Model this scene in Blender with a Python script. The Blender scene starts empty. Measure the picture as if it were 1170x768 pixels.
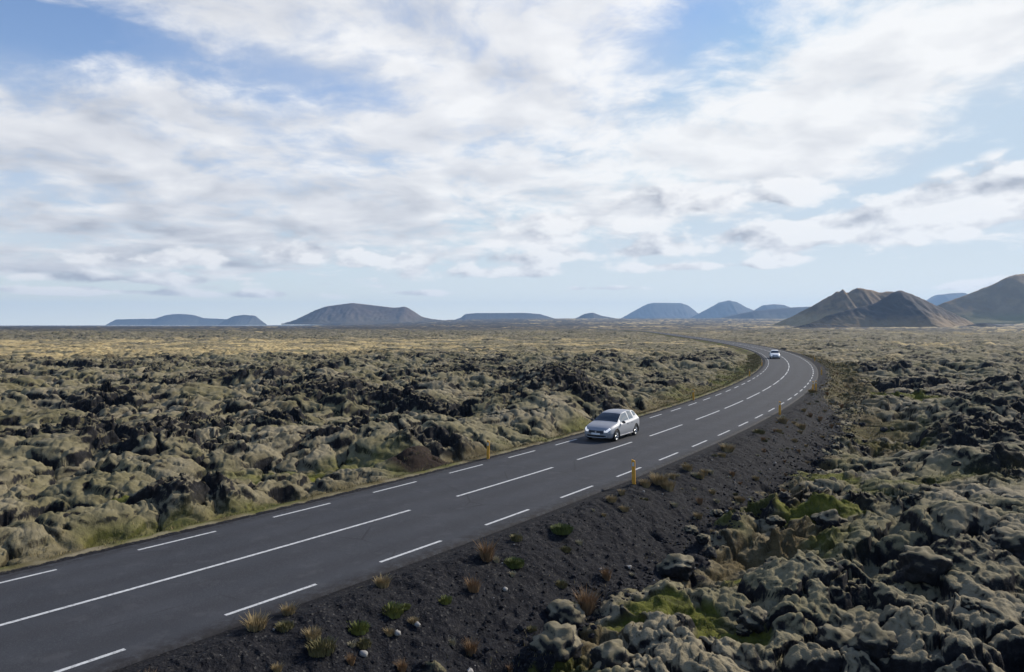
import bpy, bmesh, math, random
import numpy as np
from mathutils import Vector, Matrix, noise as mnoise

random.seed(7)
R = math.radians
sc = bpy.context.scene
COL = sc.collection

# ------------------------------------------------------------------ helpers
def link(o, parent=None):
    COL.objects.link(o)
    if parent is not None:
        o.parent = parent
    return o

def mk(name, verts, faces, mat=None, parent=None, smooth=True):
    me = bpy.data.meshes.new(name)
    me.from_pydata([tuple(v) for v in verts], [], [tuple(f) for f in faces])
    if smooth:
        me.polygons.foreach_set('use_smooth', [True] * len(me.polygons))
    if mat:
        me.materials.append(mat)
    me.update()
    return link(bpy.data.objects.new(name, me), parent)

def tag(o, label=None, cat=None, group=None, kind=None):
    if label: o['label'] = label
    if cat: o['category'] = cat
    if group: o['group'] = group
    if kind: o['kind'] = kind
    return o

def empty(name, loc=(0, 0, 0), rz=0):
    o = bpy.data.objects.new(name, None)
    o.location = loc; o.rotation_euler = (0, 0, rz)
    return link(o)

def copy_tree(o, parent=None):
    c = o.copy(); COL.objects.link(c)
    if parent is not None: c.parent = parent
    for ch in list(o.children): copy_tree(ch, c)
    return c

# ------------------------------------------------------------------ numpy noise
def h2(ix, iy, seed):
    with np.errstate(over='ignore'):
        a = (ix.astype(np.int64) & 0xffffffff).astype(np.uint32)
        b = (iy.astype(np.int64) & 0xffffffff).astype(np.uint32)
        h = a * np.uint32(374761393) + b * np.uint32(668265263) + np.uint32((seed * 1274126177) & 0xffffffff)
        h = (h ^ (h >> np.uint32(13))) * np.uint32(1274126177)
        h = (h ^ (h >> np.uint32(16))) * np.uint32(2246822519)
        h = h ^ (h >> np.uint32(15))
    return h

def u01(h):
    return (h & np.uint32(0xffff)).astype(np.float32) / 65535.0
def u01b(h):
    return (h >> np.uint32(16)).astype(np.float32) / 65535.0

def vn(x, y, seed=0):
    """gradient noise, roughly -1..1"""
    ix = np.floor(x); iy = np.floor(y)
    fx = (x - ix).astype(np.float32); fy = (y - iy).astype(np.float32)
    u = fx*fx*fx*(fx*(fx*6-15)+10); v = fy*fy*fy*(fy*(fy*6-15)+10)
    def g(dx, dy):
        a = u01(h2(ix+dx, iy+dy, seed)) * np.float32(2*math.pi)
        return np.cos(a)*(fx-dx) + np.sin(a)*(fy-dy)
    n00 = g(0, 0); n10 = g(1, 0); n01 = g(0, 1); n11 = g(1, 1)
    return 1.5*((n00*(1-u)+n10*u)*(1-v) + (n01*(1-u)+n11*u)*v)

def fbm(x, y, seed=0, oct=3, gain=0.5):
    s = 0; a = 1.0
    for i in range(oct):
        s = s + a*vn(x*(2.03**i)+i*17.3, y*(2.03**i)-i*9.1, seed+i*31)
        a *= gain
    return s

def sm(a, b, x):
    t = np.clip((x-a)/(b-a), 0, 1)
    return t*t*(3-2*t)

def domes(x, y, cell, seed, rlo=.5, rhi=.85, p=.55, off=.45):
    """rounded cushions packed side by side: the highest dome at each point"""
    gx = x/cell; gy = y/cell
    ix = np.floor(gx); iy = np.floor(gy)
    out = np.zeros(x.shape, np.float32)
    for dx in (-1, 0, 1):
        for dy in (-1, 0, 1):
            h = h2(ix+dx, iy+dy, seed); k = h2(ix+dx, iy+dy, seed+77)
            cx = ix+dx+.1+.8*u01(h); cy = iy+dy+.1+.8*u01b(h)
            r = rlo+(rhi-rlo)*u01(k)
            ax = gx-cx; ay = gy-cy
            st = .75+.6*u01b(k)
            d2 = (ax*ax*st+ay*ay/st)/(r*r)
            v = np.power(np.clip(1-d2, 0, 1), p)*(1-off+off*u01b(h2(ix+dx, iy+dy, seed+5)))*(.55+.45*r/rhi)
            np.maximum(out, v.astype(np.float32), out=out)
    return out

def blocks(x, y, cell, seed):
    """broken slabs: nearest cell with its own height and tilt"""
    gx = x/cell; gy = y/cell
    ix = np.floor(gx); iy = np.floor(gy)
    best = np.full(x.shape, 9, np.float32); out = np.zeros(x.shape, np.float32)
    for dx in (-1, 0, 1):
        for dy in (-1, 0, 1):
            h = h2(ix+dx, iy+dy, seed); k = h2(ix+dx, iy+dy, seed+77)
            cx = ix+dx+u01(h); cy = iy+dy+u01b(h)
            ax = gx-cx; ay = gy-cy
            d = ax*ax+ay*ay
            m = d < best
            val = (u01(k)-.3)+.9*(u01b(k)-.5)*ax+.9*(u01(h2(ix+dx, iy+dy, seed+9))-.5)*ay
            out = np.where(m, val, out).astype(np.float32); best = np.where(m, d, best)
    return out

# ------------------------------------------------------------------ camera numbers and the road line (metres)
CAM_H = 6.5
FPX, CX, HY = 830.0, 585.0, 370.5
ROAD = [(-160, -78), (-128, -66), (-96.98, -51.86), (-77.76, -42.42), (-59.76, -31.01), (-42.97, -17.85), (-27.4, -3.12), (-13.04, 12.95), (0.11, 30.18),
        (12.04, 48.35), (22.77, 67.27), (32.33, 86.79), (40.81, 106.8), (48.27, 127.25), (54.8, 148.06), (60.46, 169.17),
        (65.35, 190.5), (69.57, 211.99), (73.24, 233.58), (76.48, 255.23), (79.38, 276.88), (82.04, 298.55), (86.97, 341.87),
        (91.9, 385.15), (96.99, 428.37), (102.1, 471.54), (107.08, 514.66), (111.79, 557.75), (116.09, 600.8),
        (120.5, 660), (124, 740), (125.5, 850), (124, 980), (116, 1150), (100, 1350)]
def catmull(p, n):
    p = np.array(p, float); p = np.vstack([2*p[0]-p[1], p, 2*p[-1]-p[-2]]); o = []
    for i in range(1, len(p)-2):
        for t in np.linspace(0, 1, n, endpoint=False):
            a, b, c, d = p[i-1], p[i], p[i+1], p[i+2]
            o.append(.5*((2*b)+(c-a)*t+(2*a-5*b+4*c-d)*t*t+(3*b-a-3*c+d)*t**3))
    o.append(p[-2]); return np.array(o)
RL = catmull(ROAD, 24)
_d = np.gradient(RL, axis=0); RT = _d/np.linalg.norm(_d, axis=1)[:, None]
RN = np.c_[RT[:, 1], -RT[:, 0]]                       # to the right of travel
RS = np.r_[0, np.cumsum(np.linalg.norm(np.diff(RL, axis=0), axis=1))]
_i0 = np.argmin(((RL-np.array([-96.98, -51.86]))**2).sum(1)); RS = RS-RS[_i0]
def road_at(s, d=0.0):
    i = np.interp(s, RS, np.arange(len(RS)))
    j = np.arange(len(RS))
    p = np.array([np.interp(i, j, RL[:, 0]), np.interp(i, j, RL[:, 1])])
    n = np.array([np.interp(i, j, RN[:, 0]), np.interp(i, j, RN[:, 1])])
    return p+n*d
def road_d(x, y):
    """signed distance to the centre line (right positive) and arc length"""
    best = np.full(x.shape, 1e9, np.float32); sd = np.zeros(x.shape, np.float32); ss = np.zeros(x.shape, np.float32)
    step = 6
    P = RL[::step]
    for i in range(len(P)-1):
        a = P[i]; b = P[i+1]; ab = b-a; l2 = ab@ab
        t = np.clip(((x-a[0])*ab[0]+(y-a[1])*ab[1])/l2, 0, 1)
        dx = x-(a[0]+t*ab[0]); dy = y-(a[1]+t*ab[1])
        q = dx*dx+dy*dy
        m = q < best
        best = np.where(m, q, best)
        sg = np.sign(dx*ab[1]-dy*ab[0])
        sd = np.where(m, sg*np.sqrt(q), sd)
        ss = np.where(m, RS[i*step]+t*math.sqrt(l2), ss)
    return sd.astype(np.float32), ss.astype(np.float32)

def gauss(x, y, cx, cy, sx, sy, rot=0):
    c, s = math.cos(rot), math.sin(rot)
    u = (x-cx)*c+(y-cy)*s; v = -(x-cx)*s+(y-cy)*c
    return np.exp(-(u/sx)**2-(v/sy)**2)

# mounds (x, y, size across, size along, turn, height) and rocky outbreaks (x, y, sx, sy, turn)
MOUNDS = [(4.5, 63, 4, 13, -.28, 2.0), (-13, 56, 7, 5, .2, 1.1), (-22, 40, 8, 5, 0, .7), (-16, 31, 7, 4, .1, .5),
          (-38, 62, 9, 6, 0, 1.0), (-26, 80, 10, 6, 0, 1.1), (-6, 40, 5, 4, .5, .9), (10, 20, 4, 3, 0, .5), (14.5, 23.5, 5, 4, .3, .9),
          (30, 36, 8, 6, .4, .9), (45, 62, 9, 7, .3, 1.3), (33, 55, 6, 5, 0, .9), (62, 80, 11, 8, .1, 1.3), (70, 118, 12, 8, 0, 1.2), (6.2, 18.6, 3, 2, 0, .3)]
HOLLOWS = [(12.5, 32, 5, 3, .5, .9), (8, 23.5, 4, 1.6, .45, .9), (-9, 33.5, 5, 2, .5, .6), (26, 52, 3, 9, -.4, .9), (20, 33, 6, 2, .2, .5)]
CRAGS = [(1.0, 60, 3.2, 9, -.3), (-12, 55, 5, 2.5, 0), (-20, 72, 7, 3, .2), (-26, 37, 5, 1.6, .1), (-33, 58, 5, 3, 0),
         (-35, 88, 9, 3, 0), (-5, 90, 9, 3, 0), (20, 88, 7, 3, 0), (32, 100, 8, 3, 0), (8, 101, 8, 4, 0), (-60, 95, 10, 4, 0), (-72, 120, 22, 4, 0),
         (13.5, 21.2, 1.6, 1.1, .2), (9.2, 19.3, 1.2, .6, .2), (40, 58, 6, 3, .3), (52, 78, 9, 4, .2), (66, 96, 9, 5, 0), (22, 33, 3, 1.6, .3),
         (37, 72, 5, 3, .1), (28, 42, 4, 2, .3), (80, 110, 10, 5, 0), (10, 25, 1.6, 1.2, .2), (-9, 39.5, 3, 1.3, .4), (-5.5, 46, 3, 1.2, .3)]

PATCH = [(4.2, 18.6, 1.5, .8, -.3), (5.4, 17.6, 1.0, .7, .2), (15.2, 36.5, 2.4, 1.6, .2), (7.4, 21.4, 1.3, .8, .3), (2.6, 17.9, .7, .4, 0), (38, 70, 3.5, 6, -.4), (-9.5, 31.5, 2.4, .7, .5), (-14, 26.5, 2.6, .7, .6), (12, 27, 2.5, 1.2, .3)]
def ground(x, y, masks=False, lod=None):
    x = np.asarray(x, np.float64); y = np.asarray(y, np.float64)
    r = np.hypot(x, y)
    d, s = road_d(x, y)
    near = 1-sm(500, 1500, r)
    wx = x+.55*vn(x/1.7, y/1.7, 3)+1.6*vn(x/7, y/7, 4); wy = y+.55*vn(x/1.7+9, y/1.7, 5)+1.6*vn(x/7, y/7+5, 6)
    big = fbm(x/26, y/26, 11, 3)
    mid = fbm(x/8.5, y/8.5, 15, 2)
    ridge = 1-np.abs(fbm(x/13, y/13, 21, 2))*1.6
    cr = sm(.22, .54, fbm(x/13, y/8.5, 41, 3)*.75+.10+.14*mid)*.95
    for c in CRAGS:
        cr = np.maximum(cr, .85*gauss(x, y, *c))
    cr = cr*(1-gauss(x, y, -13.5, 31, 4.5, 4))
    cr = np.clip(cr*(1.15+.6*vn(x/1.3, y/1.3, 43)), 0, 1)
    hol = np.zeros_like(x); mnd = np.zeros_like(x)
    for (a, b, sx, sy, rt, h) in MOUNDS: mnd += h*gauss(x, y, a, b, sx, sy, rt)
    for (a, b, sx, sy, rt, h) in HOLLOWS: hol = np.maximum(hol, h*gauss(x, y, a, b, sx, sy, rt))
    pat = np.zeros_like(x)
    for (a, b, sx, sy, rt) in PATCH: pat = np.maximum(pat, gauss(x, y, a, b, sx, sy, rt))
    pat = sm(.25, .6, pat*(1+.5*vn(x/.7, y/.7, 57)))
    # soft swales where grass grows and cushions sink
    swale = np.maximum(np.clip(hol*1.1, 0, 1)*sm(-.5, .3, vn(x/2.2, y/2.2, 55)+.35), pat)
    w1 = .35*vn(x/.9, y/.9, 8); w2 = .35*vn(x/.9+4, y/.9+7, 18)
    D0 = domes(wx+w1, wy+w2, 4.6, 171, .4, .8, .8, .6)
    D1 = domes(wx+w1, wy+w2, 2.8, 101, .44, .78, .46, .6)
    D2 = domes(wx+.6*w1, wy+.6*w2, 1.2, 131, .42, .75, .5, .55)
    D3 = domes(x+.25*w1, y+.1*vn(x/.3, y/.3, 9), .43, 161, .42, .72, .5, .5)
    D4 = domes(x+.1*w1, y+.1*w2, .21, 191, .42, .72, .6, .5)*(1-sm(28, 48, r))
    gap = 1-sm(.0, .40, D1+.45*D2)
    nr_ = (1-sm(26, 60, r))
    g2 = 1-sm(0, .22, D2)
    lumps = -.16*g2+(.45-.15*nr_)*D0+(.74+.0*nr_)*D1+(.52-.13*nr_)*D2*(.45+.55*D1)+(.11+.06*nr_)*D3*(1-sm(70, 120, r))*(.5+.5*D2)+.07*D4-.45+.2*nr_-(.68-.15*nr_)*gap*(.4+.6*sm(-.4, .3, vn(x/6, y/6, 199)))
    rocky = .85*blocks(wx, wy, 1.5, 201)+.5*blocks(x+.3*vn(x/.5, y/.5, 7), y, .62, 231)+.22*blocks(x, y, .27, 251)*(1-sm(50, 90, r)) \
        + .28*(1-2*np.abs(vn(x/.9, y/.9, 271)))
    lava = (.62-.2*nr_)*big+(.38-.1*nr_)*mid+.35*ridge+mnd-hol
    lava = lava+lumps*(1-.45*cr)*(1-.5*swale)*(.86+.32*sm(-.45, .35, fbm(x/24, y/15, 61, 2)))+cr*(rocky*.60+.32)+(1-cr)*.10*blocks(wx, wy, .8, 235)*(1-sm(80, 140, r))-.38*np.exp(-(vn(wx/3.2, wy/2.6, 239)/.055)**2)*sm(-.1, .3, vn(x/7, y/7, 241))*(1-sm(120, 200, r))*(1-swale)
    D6 = domes(wx*.8+.8*w1, wy+.8*w2, 6.5, 281, .4, .8, .6, .7); D7 = domes(wx+.3*w1, wy, 14.0, 291, .3, .7, .7, .8)
    lava = lava+sm(110, 260, r)*(1.1*D6+.9*D7-.6)*(1-.7*np.exp(-(d/25)**2))
    lava = lava*near*(1-.25*sm(150, 320, r))*(1-.4*sm(150, 185, r)*(1-sm(310, 430, r))*(1-sm(40, 120, x)))
    # far plain: long low lava swells, land rising to the hills in the centre and right
    lava = lava+sm(170, 600, r)*(2.0*fbm(x/190, y/120, 71, 3)+1.5*fbm(x/26, y/20, 73, 3)-1.2)*(1-.6*np.exp(-(d/40)**2))
    az = np.arctan2(x, np.maximum(y, 1))
    lava = lava+46*sm(900, 5200, y)*sm(-.34, .02, az)+.0*x-6*sm(1500, 6000, y)*(1-sm(-.34, .02, az))
    baseR = -1.25-.25*sm(30, 10, y); baseL = -.55
    grav_w = 7.7-1.6*sm(158, 180, s)+1.1*vn(x/4, y/4, 81)+.8*vn(x/1.1, y/1.1, 83)
    ampR = sm(0, 2.2, d-grav_w+.6)
    gl = 5.0+.6*vn(x/1.3, y/1.3, 88)+.5*vn(x/3, y/3, 85)+(3.6*np.exp(-((s-190)/30)**2)+2.2*np.exp(-((s-228)/25)**2))*(.7+.7*vn(x/5, y/5, 87))+1.0*sm(230, 300, s)
    ampL = sm(0, 3.2, -d-gl+.7)
    amp = np.where(d > 0, ampR, ampL)
    side = np.where(d > 0, -1.2*sm(4.4, 8.2, d)*(.45+.55*(1-sm(165, 230, s))), -.5*sm(4.3, 6.0, -d))
    farb = sm(200, 500, r)
    z = side*(1-amp)+amp*(np.where(d > 0, baseR, baseL)*(1-farb)-.5*farb+lava)
    # brown cut bank beside the road on the left
    soil = np.exp(-((s-129.6)/1.7)**2)*sm(4.6, 5.2, -d)*(1-sm(6.6, 7.6, -d))
    z = z+soil*.75*sm(4.8, 6.2, -d)
    # gravel roughness on the embankment
    grav = (1-amp)*(d > 0)*sm(3.6, 4.4, d)*(1-.95*sm(158, 188, s)*sm(4.7, 5.8, d+.9*vn(x/1.6, y/1.6, 97)))
    z = z+grav*(.05*vn(x/.35, y/.35, 91)+.09*vn(x/1.1, y/1.1, 93)+.04*blocks(x, y, .16, 95)*(1-sm(30, 60, r)))
    # bed of the road: the road sheet lies in it
    bed = 1-sm(3.85, 4.6, np.abs(d))
    z = z*(1-bed)+bed*(-.07-.25*sm(150, 400, r))
    if not masks:
        return z
    near_dry_sunlit = sm(150, 185, r)*(1-sm(310, 430, r))  # near band of dry grass, its sunlight painted in as brighter colour
    dry = near_dry_sunlit*sm(-.25, .2, fbm(x/45, y/16, 301, 3)+.32-.75*sm(-60, 30, x))
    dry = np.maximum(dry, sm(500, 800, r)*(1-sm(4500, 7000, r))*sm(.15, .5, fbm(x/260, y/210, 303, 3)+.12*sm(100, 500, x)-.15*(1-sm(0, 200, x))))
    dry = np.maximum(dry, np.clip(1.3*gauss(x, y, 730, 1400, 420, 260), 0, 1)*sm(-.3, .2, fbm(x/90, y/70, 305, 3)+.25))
    gr = np.where(d < 0, (1-ampL)*sm(4.0, 4.6, -d+.3*vn(x/.7, y/.7, 305)), 0)
    gr = np.maximum(gr, np.where(d > 0, sm(4.6, 5.4, d)*(1-sm(8, 12, d+2*vn(x/3, y/3, 306)))*sm(155, 185, s)*(1-sm(260, 330, s))*.95, 0))
    gr = np.maximum(gr, np.where(d > 0, np.exp(-((d-8.6)/1.6)**2)*sm(-.1, .35, vn(x/3, y/3, 307)), 0)*.8)
    gr = np.maximum(gr, np.clip(swale*1.3, 0, 1)*amp)
    green = np.maximum(pat, 0)
    green = np.maximum(green, 0)+(1-pat)*np.maximum(sm(-.2, .35, vn(x/4.5, y/4.5, 309)+.2*vn(x, y, 310)+.1), np.where(d < 0, np.maximum(.45*np.exp(-((s-200)/32)**2), .22*(1-sm(120, 135, s))), 0))
    green = green*(1-.75*((d > 0) & (d < 13))*sm(140, 165, s)*(1-.9*pat))
    far = sm(400, 1400, r)
    gravel = np.maximum(grav, bed)
    gravel = np.where(d < 0, bed*(1-sm(4.1, 4.5, -d)), gravel)
    fr = sm(120, 300, r)*sm(-.02, .20, fbm(x/24, y/17, 321, 4)-.28*near_dry_sunlit*sm(40, -60, x)+.15-.25*sm(900, 1700, r)*sm(-100, 300, x)+.25*fbm(x/150, y/90, 323, 2)+.1*(1-near_dry_sunlit))
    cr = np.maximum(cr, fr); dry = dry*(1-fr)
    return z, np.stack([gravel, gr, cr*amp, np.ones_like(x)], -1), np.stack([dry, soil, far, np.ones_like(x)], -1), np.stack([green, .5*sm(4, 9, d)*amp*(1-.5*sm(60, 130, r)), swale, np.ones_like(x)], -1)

def gz(x, y):
    return float(ground(np.array([x]), np.array([y]))[0])
def at_many(pts):
    """points of the ground under picture positions"""
    p = np.array(pts, float); z = np.full(len(p), -.5)
    for _ in range(14):
        D = FPX*(CAM_H-z)/(p[:, 1]-HY); X = (p[:, 0]-CX)/FPX*D
        z = .5*z+.5*ground(X, D)
    return np.c_[X, D, z]

# ------------------------------------------------------------------ materials
class N:
    def __init__(self, name):
        self.m = bpy.data.materials.new(name); self.m.use_nodes = True
        self.t = self.m.node_tree; self.b = self.t.nodes['Principled BSDF']
    def n(self, typ, **kw):
        o = self.t.nodes.new(typ)
        for k, v in kw.items():
            if k[0] == '_': setattr(o, k[1:], v)
        return o
    def l(self, a, b): self.t.links.new(a, b)
    def noise(self, scale, detail=4, rough=.55, vec=None, stretch=None):
        o = self.n('ShaderNodeTexNoise'); o.inputs['Scale'].default_value = scale; o.inputs['Detail'].default_value = detail
        o.inputs['Roughness'].default_value = rough
        g = self.coord(stretch); self.l(g, o.inputs['Vector']); return o.outputs['Fac']
    def coord(self, stretch=None):
        if not hasattr(self, 'tc'): self.tc = self.n('ShaderNodeTexCoord')
        if stretch is None: return self.tc.outputs['Object']
        m = self.n('ShaderNodeMapping'); m.inputs['Scale'].default_value = stretch
        self.l(self.tc.outputs['Object'], m.inputs['Vector']); return m.outputs['Vector']
    def ramp(self, fac, stops):
        o = self.n('ShaderNodeValToRGB'); e = o.color_ramp.elements
        while len(e) < len(stops): e.new(.5)
        for k, (p, c) in zip(e, stops):
            k.position = p; k.color = (*c, 1) if not isinstance(c, (int, float)) else (c, c, c, 1)
        self.l(fac, o.inputs['Fac']); return o.outputs['Color']
    def mix(self, fac, a, b):
        o = self.n('ShaderNodeMix'); o.data_type = 'RGBA'
        for sck, v in ((o.inputs[0], fac), (o.inputs[6], a), (o.inputs[7], b)):
            if hasattr(v, 'is_linked'): self.l(v, sck)
            else: sck.default_value = v if isinstance(v, (int, float)) else (*v, 1)
        return o.outputs[2]
    def math(self, op, a, b=None, c=None, clamp=False):
        o = self.n('ShaderNodeMath'); o.operation = op; o.use_clamp = clamp
        for i, v in enumerate((a, b, c)):
            if v is None: continue
            if hasattr(v, 'is_linked'): self.l(v, o.inputs[i])
            else: o.inputs[i].default_value = v
        return o.outputs[0]
    def step(self, x, a, b):
        o = self.n('ShaderNodeMapRange'); o.interpolation_type = 'SMOOTHSTEP'
        self.l(x, o.inputs['Value']); o.inputs['From Min'].default_value = a; o.inputs['From Max'].default_value = b
        return o.outputs['Result']
    def attr(self, name):
        a = self.n('ShaderNodeAttribute'); a.attribute_name = name
        s = self.n('ShaderNodeSeparateColor'); self.l(a.outputs['Color'], s.inputs[0]); return s.outputs
    def bump(self, h, strength=.5, dist=.05, prev=None):
        o = self.n('ShaderNodeBump'); o.inputs['Strength'].default_value = strength; o.inputs['Distance'].default_value = dist
        self.l(h, o.inputs['Height'])
        if prev is not None: self.l(prev, o.inputs['Normal'])
        return o.outputs['Normal']
    def done(self, col=None, rough=None, normal=None, spec=None, metal=None, coat=None):
        for k, v in (('Base Color', col), ('Roughness', rough), ('Normal', normal), ('Specular IOR Level', spec), ('Metallic', metal), ('Coat Weight', coat)):
            if v is None: continue
            i = self.b.inputs[k]
            if hasattr(v, 'is_linked'): self.l(v, i)
            else: i.default_value = (*v, 1) if isinstance(v, tuple) else v
        return self.m

def moss_rock(k, crag=None, green=None, pale=None):
    """returns colour, normal for mossy lava: moss on what faces up, bare lava on steep and broken faces"""
    geo = k.n('ShaderNodeNewGeometry'); sp = k.n('ShaderNodeSeparateXYZ'); k.l(geo.outputs['Normal'], sp.inputs[0])
    n1 = k.noise(.9, 5); n2 = k.noise(6, 5, .6); n3 = k.noise(.16, 3)
    moss = k.ramp(n1, [(.30, (.10, .083, .047)), (.48, (.178, .150, .090)), (.62, (.238, .204, .134)), (.78, (.135, .114, .058))])
    pf = k.step(n3, .42, .68)
    if pale is not None: pf = k.math('MAXIMUM', pf, pale)
    moss = k.mix(pf, moss, k.ramp(n2, [(.3, (.205, .172, .112)), (.7, (.315, .268, .182))]))
    if green is not None:
        moss = k.mix(k.math('MULTIPLY', green, .35), moss, (.118, .112, .042))
    moss = k.mix(k.math('MULTIPLY', k.step(n2, .50, .75), .45), moss, (.085, .074, .044))
    rock = k.ramp(n2, [(.3, (.008, .008, .009)), (.55, (.017, .0165, .018)), (.8, (.050, .048, .048))])
    a = k.math('MULTIPLY_ADD', n2, .24, sp.outputs['Z'])
    a = k.math('MULTIPLY_ADD', n1, .22, a)
    if crag is not None:
        a = k.math('MULTIPLY_ADD', crag, -.34, a)
    a = k.math('MULTIPLY_ADD', k.noise(21, 3, .6), .30, a)
    f = k.step(a, .82, 1.12)
    col = k.mix(f, rock, moss)
    b = k.bump(k.noise(5, 7, .68), .5, .06)
    b = k.bump(k.noise(34, 4, .7), .5, .015, b)
    return col, b

def mat_ground():
    k = N('lava_ground')
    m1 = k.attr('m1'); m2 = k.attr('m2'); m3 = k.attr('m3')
    col, nrm = moss_rock(k, m1['Blue'], m3['Red'], m3['Green'])
    # dry golden grass flats; sunlight on the near band is painted into the bright colour
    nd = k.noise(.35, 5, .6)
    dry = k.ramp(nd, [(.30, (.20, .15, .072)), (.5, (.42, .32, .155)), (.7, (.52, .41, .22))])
    geo = k.n('ShaderNodeNewGeometry'); sp = k.n('ShaderNodeSeparateXYZ'); k.l(geo.outputs['Normal'], sp.inputs[0])
    # far plain
    nf = k.noise(.011, 6, .6, stretch=(1, 1.6, 1)); nf2 = k.noise(.08, 5, .65)
    far = k.ramp(nf, [(.33, (.045, .041, .038)), (.48, (.085, .074, .056)), (.56, (.17, .135, .082)), (.66, (.28, .215, .12))])
    far = k.mix(k.math('MULTIPLY', m1['Blue'], .85), k.mix(k.step(nf2, .50, .62), far, (.045, .042, .040)), (.030, .028, .028))
    col = k.mix(m2['Blue'], col, far)
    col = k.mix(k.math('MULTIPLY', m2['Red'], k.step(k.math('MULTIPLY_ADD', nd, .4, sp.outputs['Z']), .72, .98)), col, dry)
    # short grass of verges and swales
    ng = k.noise(1.7, 5, .65); ng2 = k.noise(14, 4)
    gdry = k.ramp(ng, [(.3, (.062, .046, .022)), (.55, (.115, .086, .040)), (.75, (.16, .125, .062))])
    ggrn = k.ramp(ng, [(.3, (.038, .042, .009)), (.55, (.105, .108, .018)), (.75, (.17, .155, .036))])
    g = k.mix(m3['Red'], gdry, ggrn)
    g = k.mix(k.math('MULTIPLY', k.step(ng2, .5, .7), .5), g, (.05, .042, .022))
    col = k.mix(k.math('MULTIPLY', m1['Green'], k.step(k.math('MULTIPLY_ADD', ng2, .7, m1['Green']), .45, .9)), col, g)
    soil = k.ramp(ng2, [(.3, (.016, .011, .009)), (.7, (.042, .029, .021))])
    col = k.mix(k.step(m2['Green'], .25, .6), col, soil)
    # black scoria gravel
    v = k.n('ShaderNodeTexVoronoi'); v.inputs['Scale'].default_value = 24; k.l(k.coord(), v.inputs['Vector'])
    nv = k.noise(3, 6, .7)
    sp2 = k.n('ShaderNodeSeparateColor'); k.l(v.outputs['Color'], sp2.inputs[0])
    gcol = k.ramp(sp2.outputs['Red'], [(.1, (.008, .008, .010)), (.6, (.0145, .0143, .017)), (.95, (.024, .023, .024)), (1, (.07, .066, .06))])
    gcol = k.mix(k.math('MULTIPLY', k.step(nv, .54, .78), .45), gcol, (.045, .041, .037))
    edge = k.math('MULTIPLY_ADD', k.math('SUBTRACT', k.noise(2.2, 6, .7), .5), 1.3, m1['Red'])
    gf = k.step(edge, .42, .58)
    col = k.mix(gf, col, gcol)
    nrm2 = k.bump(v.outputs['Distance'], .4, .03, nrm)
    return k.done(col, .95, nrm2, .12)

def mat_boulder():
    k = N('mossy_lava'); c, b = moss_rock(k); return k.done(c, .92, b, .25)
def mat_lava():
    k = N('bare_lava'); n = k.noise(5, 6, .7); n2 = k.noise(1.2, 4)
    c = k.ramp(n, [(.3, (.014, .014, .016)), (.6, (.035, .034, .037)), (.8, (.095, .09, .088))])
    geo = k.n('ShaderNodeNewGeometry'); sp = k.n('ShaderNodeSeparateXYZ'); k.l(geo.outputs['Normal'], sp.inputs[0])
    c = k.mix(k.step(k.math('MULTIPLY_ADD', n2, .8, sp.outputs['Z']), 1.12, 1.38), c, (.13, .12, .078))
    return k.done(c, .85, k.bump(k.noise(9, 6, .7), 1, .08), .3)
def mat_asphalt():
    k = N('asphalt')
    a = k.n('ShaderNodeAttribute'); a.attribute_name = 'lane'; s = k.n('ShaderNodeSeparateColor'); k.l(a.outputs['Color'], s.inputs[0])
    n = k.noise(.5, 5); f = k.noise(60, 3, .7); st = k.noise(.25, 6, .6)
    c = k.ramp(n, [(.3, (.031, .033, .040)), (.7, (.046, .048, .056))])
    c = k.mix(k.math('MULTIPLY', s.outputs['Red'], .6), c, (.028, .028, .033))       # polished darker wheel tracks
    c = k.mix(k.math('MULTIPLY', k.step(st, .54, .72), .4), c, (.032, .032, .037))
    c = k.mix(k.math('MULTIPLY', k.step(f, .53, .66), .55), c, (.11, .118, .115))
    c = k.mix(k.math('MULTIPLY', s.outputs['Green'], k.step(k.noise(3.5, 7, .8), .34, .58)), c, (.022, .021, .023))
    lg = k.noise(1.4, 6, .7); c = k.mix(k.math('MULTIPLY', k.step(lg, .52, .68), .35), c, (.075, .076, .082))
    cv = k.n('ShaderNodeTexVoronoi'); cv.feature = 'DISTANCE_TO_EDGE'; cv.inputs['Scale'].default_value = .33; k.l(k.coord(), cv.inputs['Vector'])
    c = k.mix(k.math('MULTIPLY', k.math('MULTIPLY', k.math('SUBTRACT', 1.0, k.step(cv.outputs['Distance'], .002, .012)), k.step(st, .46, .6)), .6), c, (.018, .018, .020))
    return k.done(c, .88, k.bump(f, .35, .01), .22)
def mat_paint():
    k = N('road_paint'); n = k.noise(10, 7, .8)
    c = k.ramp(n, [(.34, (.09, .09, .095)), (.47, (.48, .48, .47)), (.7, (.66, .66, .645))])
    return k.done(c, .7)
def mat_plain(name, col, rough=.6, metal=0, spec=.5, var=.15, scale=6, coat=None):
    k = N(name); n = k.noise(scale, 4)
    lo = tuple(c*(1-var) for c in col); hi = tuple(min(1, c*(1+var)) for c in col)
    return k.done(k.ramp(n, [(.3, lo), (.7, hi)]), rough, None, spec, metal, coat)
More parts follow.
